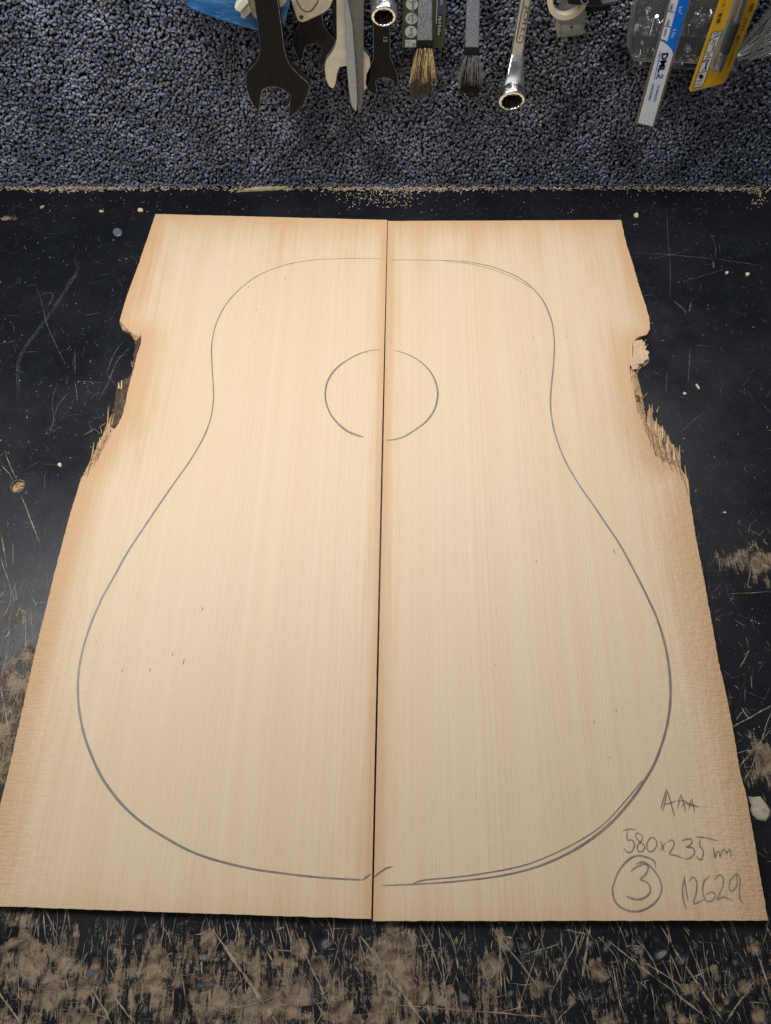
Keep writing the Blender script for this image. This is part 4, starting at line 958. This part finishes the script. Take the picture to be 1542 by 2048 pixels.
# ---- compartment box with screws
zo = zoomed(1200, 0, 4.509)
Yo = YF-.022; Dp = .017
t = root_at('compartment_box', 1400, 125, Yo, 'clear plastic compartment box of small screws behind the ruler', 'box')
ol = zo([(318, 0), (290, 150), (262, 280), (248, 370), (250, 430), (275, 480), (285, 520), (305, 545), (345, 556), (620, 566), (880, 577), (1180, 585), (1215, 570), (1235, 540), (1300, 250), (1350, 0)])
ol2 = ol + [up(*ol[-1], 70), up(*ol[0], 70)]
slab('lid', ol2, Yo, .0014, M['clear'], t, .0006)
slab('back_wall', ol2, Yo+Dp, .0014, M['clear'], t, .0004)
def wallstrip(name, pts, y0, y1, th, parent):
    P = np.array([ony(a, b, (y0+y1)/2) for a, b in pts]); V = []; Fc = []
    T = np.gradient(P, axis=0); T /= np.hypot(T[:, 0], T[:, 1])[:, None]; Nn = np.c_[-T[:, 1], T[:, 0]]*th
    for p, n2 in zip(P, Nn): V += [(p[0], y0, p[1]), (p[0], y1, p[1]), (p[0]+n2[0], y1, p[1]+n2[1]), (p[0]+n2[0], y0, p[1]+n2[1])]
    for i in range(len(P)-1):
        for k in range(4): Fc.append((4*i+k, 4*i+(k+1) % 4, 4*i+4+(k+1) % 4, 4*i+4+k))
    return raw(name, (V, Fc), M['clear'], parent)
wallstrip('side_wall', [up(*ol[0], 70)]+ol+[up(*ol[-1], 70)], Yo+.0015, Yo+Dp-.0002, .0012, t)
wallstrip('divider', zo([(290, 268), (600, 278), (980, 285), (1290, 290)]), Yo+.0016, Yo+Dp-.0004, .0012, t)
wallstrip('divider', zo([(800, 0), (752, 280), (700, 560)]), Yo+.0016, Yo+Dp-.0004, .0012, t)
wallstrip('divider', zo([(1100, 0), (1030, 280), (960, 570)]), Yo+.0016, Yo+Dp-.0004, .0012, t)
slab('lid_rim', zo([(320, 0), (345, 0), (300, 270), (290, 430), (310, 500), (345, 530), (880, 552), (880, 572), (345, 553), (305, 543), (285, 515), (275, 470), (250, 425), (252, 370)]), Yo-.0008, .0008, M['clear'], t, .0003)
def screw_mesh(L, r, head):
    parts = []
    k = 9
    for i in range(k):
        z0, z1_ = -L/2+L*i/k, -L/2+L*(i+1)/k; zm = (z0+z1_)/2
        parts.append(tube((0, 0, z0), (0, 0, zm), r*.82, r, 10, False)); parts.append(tube((0, 0, zm), (0, 0, z1_), r, r*.82, 10, False))
    if head:
        parts.append(tube((0, 0, L/2), (0, 0, L/2+r*1.6), r*1.75, r*1.75, 12)); parts.append(tube((0, 0, L/2+r*1.61), (0, 0, L/2+r*1.62), r*.9, r*.9, 6))
    else:
        parts.append(tube((0, 0, -L/2), (0, 0, -L/2+.0002), r*.82, r*.82, 10)); parts.append(tube((0, 0, L/2), (0, 0, L/2+.0002), r*.82, r*.5, 10))
    V, Fc = merge(parts); me = bpy.data.meshes.new('screw'); me.from_pydata(V, [], Fc); me.update(); me.materials.append(M['zinc']); auto_smooth(me, 50); return me
SM = [screw_mesh(.0075, .0017, False), screw_mesh(.0060, .0015, True), screw_mesh(.0095, .0015, True)]
spots = []
for (xa_, ya_, xb_, yb_, n_, wh) in ((330, 420, 500, 535, 22, 'lower left'), (385, 110, 545, 225, 12, 'upper left'), (720, 440, 880, 555, 15, 'lower middle'), (830, 80, 1010, 215, 16, 'upper middle')):
    for _ in range(n_):
        spots.append((rnd.uniform(xa_, xb_), ya_+(yb_-ya_)*rnd.random()**.55, wh))
for i, (a, b_, wh) in enumerate(spots):
    p = zo([(a, b_)])[0]; yy = Yo+rnd.uniform(.0045, Dp-.004); x, z = ony(*p, yy)
    o = bpy.data.objects.new('machine_screw', SM[i % 3]); C.objects.link(o); o.location = (x, yy, z)
    o.rotation_euler = (rnd.uniform(-.5, .5), rnd.uniform(0, 6.28), rnd.uniform(-.5, .5)) if rnd.random() < .75 else (1.4, rnd.uniform(-.4, .4), rnd.uniform(-.3, .3))
    tag(o, 'small steel screw loose in the %s compartment of the clear box' % wh, 'screw', 'loose screws in the %s compartment' % wh)
# ---- steel rule
Yk = YF-.031
t = root_at('steel_ruler', 1290, 250, Yk, 'white and blue printed steel ruler hanging in front of the screw box', 'ruler')
body = zo([(624, 0), (318, 1108), (323, 1113), (488, 1151), (493, 1146), (824, 0)])
rul = slab('blade', body + [up(*body[-1]), up(*body[0])], Yk, .0009, M['rulersteel'], t, .0002)
e0, e1 = zo([(708, 0), (640, 0)]); u8 = up(*e1, 70); u9 = up(*e0, 70); u10 = up(*zo([(806, 0)])[0], 70)
sheet('white_scale', zo([(640, 0), (546, 352), (575, 358), (606, 374), (708, 0)]) + [u9, u8], Yk-.0001, M['rulerwhite'], rul)
sheet('blue_scale', zo([(708, 0), (606, 374), (575, 358), (546, 352), (543, 364), (580, 380), (620, 412), (648, 450), (660, 484), (672, 470), (806, 0)]) + [u10, u9], Yk-.0001, M['rulerblue'], rul)
sheet('white_end', zo([(543, 366), (342, 1107), (474, 1140), (659, 486), (646, 450), (618, 414), (578, 383)]), Yk-.0001, M['rulerwhite'], rul)
lines('tick_marks', [(zo([(600, 97), (671, 110)]), 1.2), (zo([(570, 232), (640, 244)]), 1.2)], Yk-.0003, M['inknavy'], rul)
lines('inch_marks', [(zo([(712, 115), (740, 120)]), 1.0), (zo([(655, 294), (683, 299)]), 1.0)], Yk-.0003, M['rulerwhite'], rul)
lettering('scale_figures', [('140', zo([(638, 32)])[0], zo([(622, 92)])[0], 7.5, True), ('150', zo([(608, 172)])[0], zo([(592, 228)])[0], 7.5, True), ('mm', zo([(588, 262)])[0], zo([(570, 325)])[0], 6.0, True)], Yk-.0003, rul, M['inknavy'])
lettering('inch_figures', [('5.5', zo([(718, 58)])[0], zo([(706, 106)])[0], 6, True), ('6', zo([(662, 262)])[0], zo([(656, 286)])[0], 6.5), ('in', zo([(650, 308)])[0], zo([(640, 340)])[0], 6, True)], Yk-.0003, rul, M['rulerwhite'])
lettering('bold_lettering', [('DML', zo([(563, 478)])[0], zo([(520, 655)])[0], 12.5, True)] + [('DML', zo([(563+dx_, 478+dy_)])[0], zo([(520+dx_, 655+dy_)])[0], 12.5, True) for dx_, dy_ in ((2, 3), (-2, -3), (3, -2))], Yk-.0003, rul, M['inkblue'], 'bold blue letters DML')
lines('figure_mark', [(spline(zo([(556, 672), (563, 690), (548, 700), (535, 690), (525, 668), (518, 690), (506, 712)]), 16), 2.4)], Yk-.0003, M['inkblue'], rul)
lettering('small_lettering', [('Digital Measurements Ltd', zo([(541, 466)])[0], zo([(484, 716)])[0], 3.4, True), ('STAINLESS', zo([(517, 768)])[0], zo([(480, 916)])[0], 5.4, True), ('HARDENED', zo([(470, 755)])[0], zo([(432, 908)])[0], 5.4, True)], Yk-.0003, rul, M['inkblue'], 'small blue words along the ruler')
# ---- yellow carded bit
Yy = YF-.036
zy = zoomed(1370, 0, 8.965)
t = root_at('carded_bit', 1390, 180, Yy, 'yellow card with a dark driver bit under a clear blister', 'package')
yc = zy([(625, 0), (78, 1600), (84, 1630), (105, 1652), (660, 1515), (715, 1480), (750, 1430), (810, 1290), (1335, 0)])
yel = slab('card', yc + [up(*yc[-1], 90), up(*yc[0], 90)], Yy, .0007, M['yellow'], t, .0002)
lines('card_edge', [(zy([(105, 1640), (660, 1503), (712, 1468), (745, 1420), (1325, 0)]), 1.0)], Yy-.0002, M['greyprint'], yel)
wl_ = zy([(488, 582), (665, 545), (318, 1542), (140, 1582)])
sheet('white_label', wl_, Yy-.0001, M['whiteprint'], yel)
lines('label_frame', [(zy([(488, 582), (665, 545)]), 1.), (zy([(665, 545), (318, 1542)]), 1.), (zy([(318, 1542), (140, 1582)]), 1.), (zy([(140, 1582), (488, 582)]), 1.), (zy([(360, 950), (520, 918)]), 1.), (zy([(232, 1312), (398, 1275)]), 1.),
    (zy([(445, 740), (470, 700), (520, 720), (490, 790), (450, 780)]), 1.2), (zy([(500, 740), (560, 720), (520, 800)]), 1.2), (zy([(480, 900), (520, 800), (540, 830), (500, 910)]), 1.2), (zy([(510, 620), (600, 580), (620, 620), (530, 660)]), 1.3), (zy([(500, 680), (600, 640)]), 1.2),
    (zy([(320, 1110), (370, 1080), (430, 1080), (390, 1120), (360, 1240), (385, 1180)]), 2.4), (zy([(310, 1290), (330, 1230), (380, 1240), (350, 1290)]), 1.4), (zy([(380, 1000), (450, 970)]), 1.6), (zy([(370, 1040), (470, 1020)]), 1.6)], Yy-.0003, M['blackprint'], yel)
sheet('hexagon_mark', [(a, b_) for a, b_ in circ(*zy([(288, 1372)])[0], 5.0, 6)], Yy-.0003, M['blackprint'], yel)
lettering('label_lettering', [('TORQ', zy([(195, 1480)])[0], zy([(305, 1452)])[0], 4, True), ('6.35mm', zy([(178, 1540)])[0], zy([(300, 1512)])[0], 4, True)], Yy-.0003, yel, M['blackprint'])
lettering('card_lettering', [('ール', zy([(688, 0)])[0], zy([(655, 130)])[0], 6.0, True), ('・', zy([(655, 165)])[0], zy([(645, 205)])[0], 6.0), ('整備', zy([(610, 235)])[0], zy([(560, 415)])[0], 6.5, True),
    ('作業用。', zy([(1180, 60)])[0], zy([(1135, 235)])[0], 6.5, True), ('大サイズ・', zy([(1075, 330)])[0], zy([(985, 600)])[0], 6.5, True), ('電動ドライバーにも使用できます。', zy([(950, 640)])[0], zy([(740, 1240)])[0], 4.6, True)], Yy-.0003, yel, M['blackprint'])
def P3(a, b_, y): x, z = ony(*zy([(a, b_)])[0], y); return (x, y, z)
yb_ = Yy-.0045
pt, pu = P3(920, 392, yb_), P3(1050, 0, yb_); ext = tuple(pu[i]+(pu[i]-pt[i])*.9 for i in range(3))
raw('bit_shank', tube(pt, ext, .0026, .0026, 18), M['steel'], t, 40)
raw('bit_sleeve', merge([tube(P3(905, 390, yb_), P3(895, 415, yb_), .0030, .0037, 18), tube(P3(895, 415, yb_), P3(715, 915, yb_), .0037, .0037, 18), tube(P3(715, 915, yb_), P3(700, 945, yb_), .0037, .0026, 18)]), M['knurl'], t, 40)
raw('bit_tip', merge([tube(P3(700, 945, yb_), P3(680, 975, yb_), .0026, .0036, 18), tube(P3(680, 975, yb_), P3(668, 1010, yb_), .0036, .0035, 18), tube(P3(668, 1010, yb_), P3(590, 1240, yb_), .0035, .0034, 6), tube(P3(590, 1240, yb_), P3(580, 1275, yb_), .0034, .0028, 6)]), M['steel'], t, 40)
bl = zy([(985, -200), (815, 400), (615, 930), (560, 1010), (470, 1270), (500, 1305), (610, 1310), (670, 1260), (770, 960), (820, 900), (985, 420), (1130, -200)])
slab('blister', bl, Yy-.0088, .0085, M['clearthin'], t, .0025)
# ---- fan of thin steel rods in a clear sleeve
Yw = YF-.026
fan = [((1000, 870), (1560, 120)), ((1010, 830), (1545, 260)), ((985, 920), (1560, 330)), ((975, 940), (1560, 560)), ((965, 965), (1560, 590)), ((955, 985), (1560, 640)), ((950, 1000), (1560, 680)), ((948, 1015), (1560, 730)), ((945, 1030), (1560, 770)), ((960, 1080), (1560, 840)), ((1130, 1065), (1560, 880)), ((1200, 1062), (1560, 920)), ((1015, 800), (1480, 230)), ((1030, 780), (1560, 180)), ((1000, 900), (1560, 450)), ((1370, 1030), (1560, 960))]
for i, (a, b_) in enumerate(fan):
    yy = Yw+.0006*(i % 7); p0 = P3(*a, yy); p1 = P3(*b_, yy); p2 = tuple(p1[k]+(p1[k]-p0[k])*.35 for k in range(3))
    tag(raw('steel_rod', tube(p0, p2, .00060, .00060, 8), M['chrome'], None, 50), 'thin bright steel rod in the fan right of the yellow card', 'rod', 'fan of thin steel rods')
sl = zy([(930, 1000), (945, 1095), (1120, 1100), (1200, 1080), (1560, 1000), (1620, 60), (1500, 130), (1200, 500), (1010, 780)])
tag(slab('clear_sleeve', sl, Yw-.0012, .0002, M['clearthin'], None, 0), 'clear plastic sleeve around the fan of thin rods', 'sleeve')
tag(slab('clear_bar', zy([(1540, 320), (1160, 1010), (1200, 1030), (1245, 1000), (1560, 420)]), Yw-.0035, .001, M['frost'], None, .0003), 'translucent plastic strip laid across the fan of thin rods', 'strip')
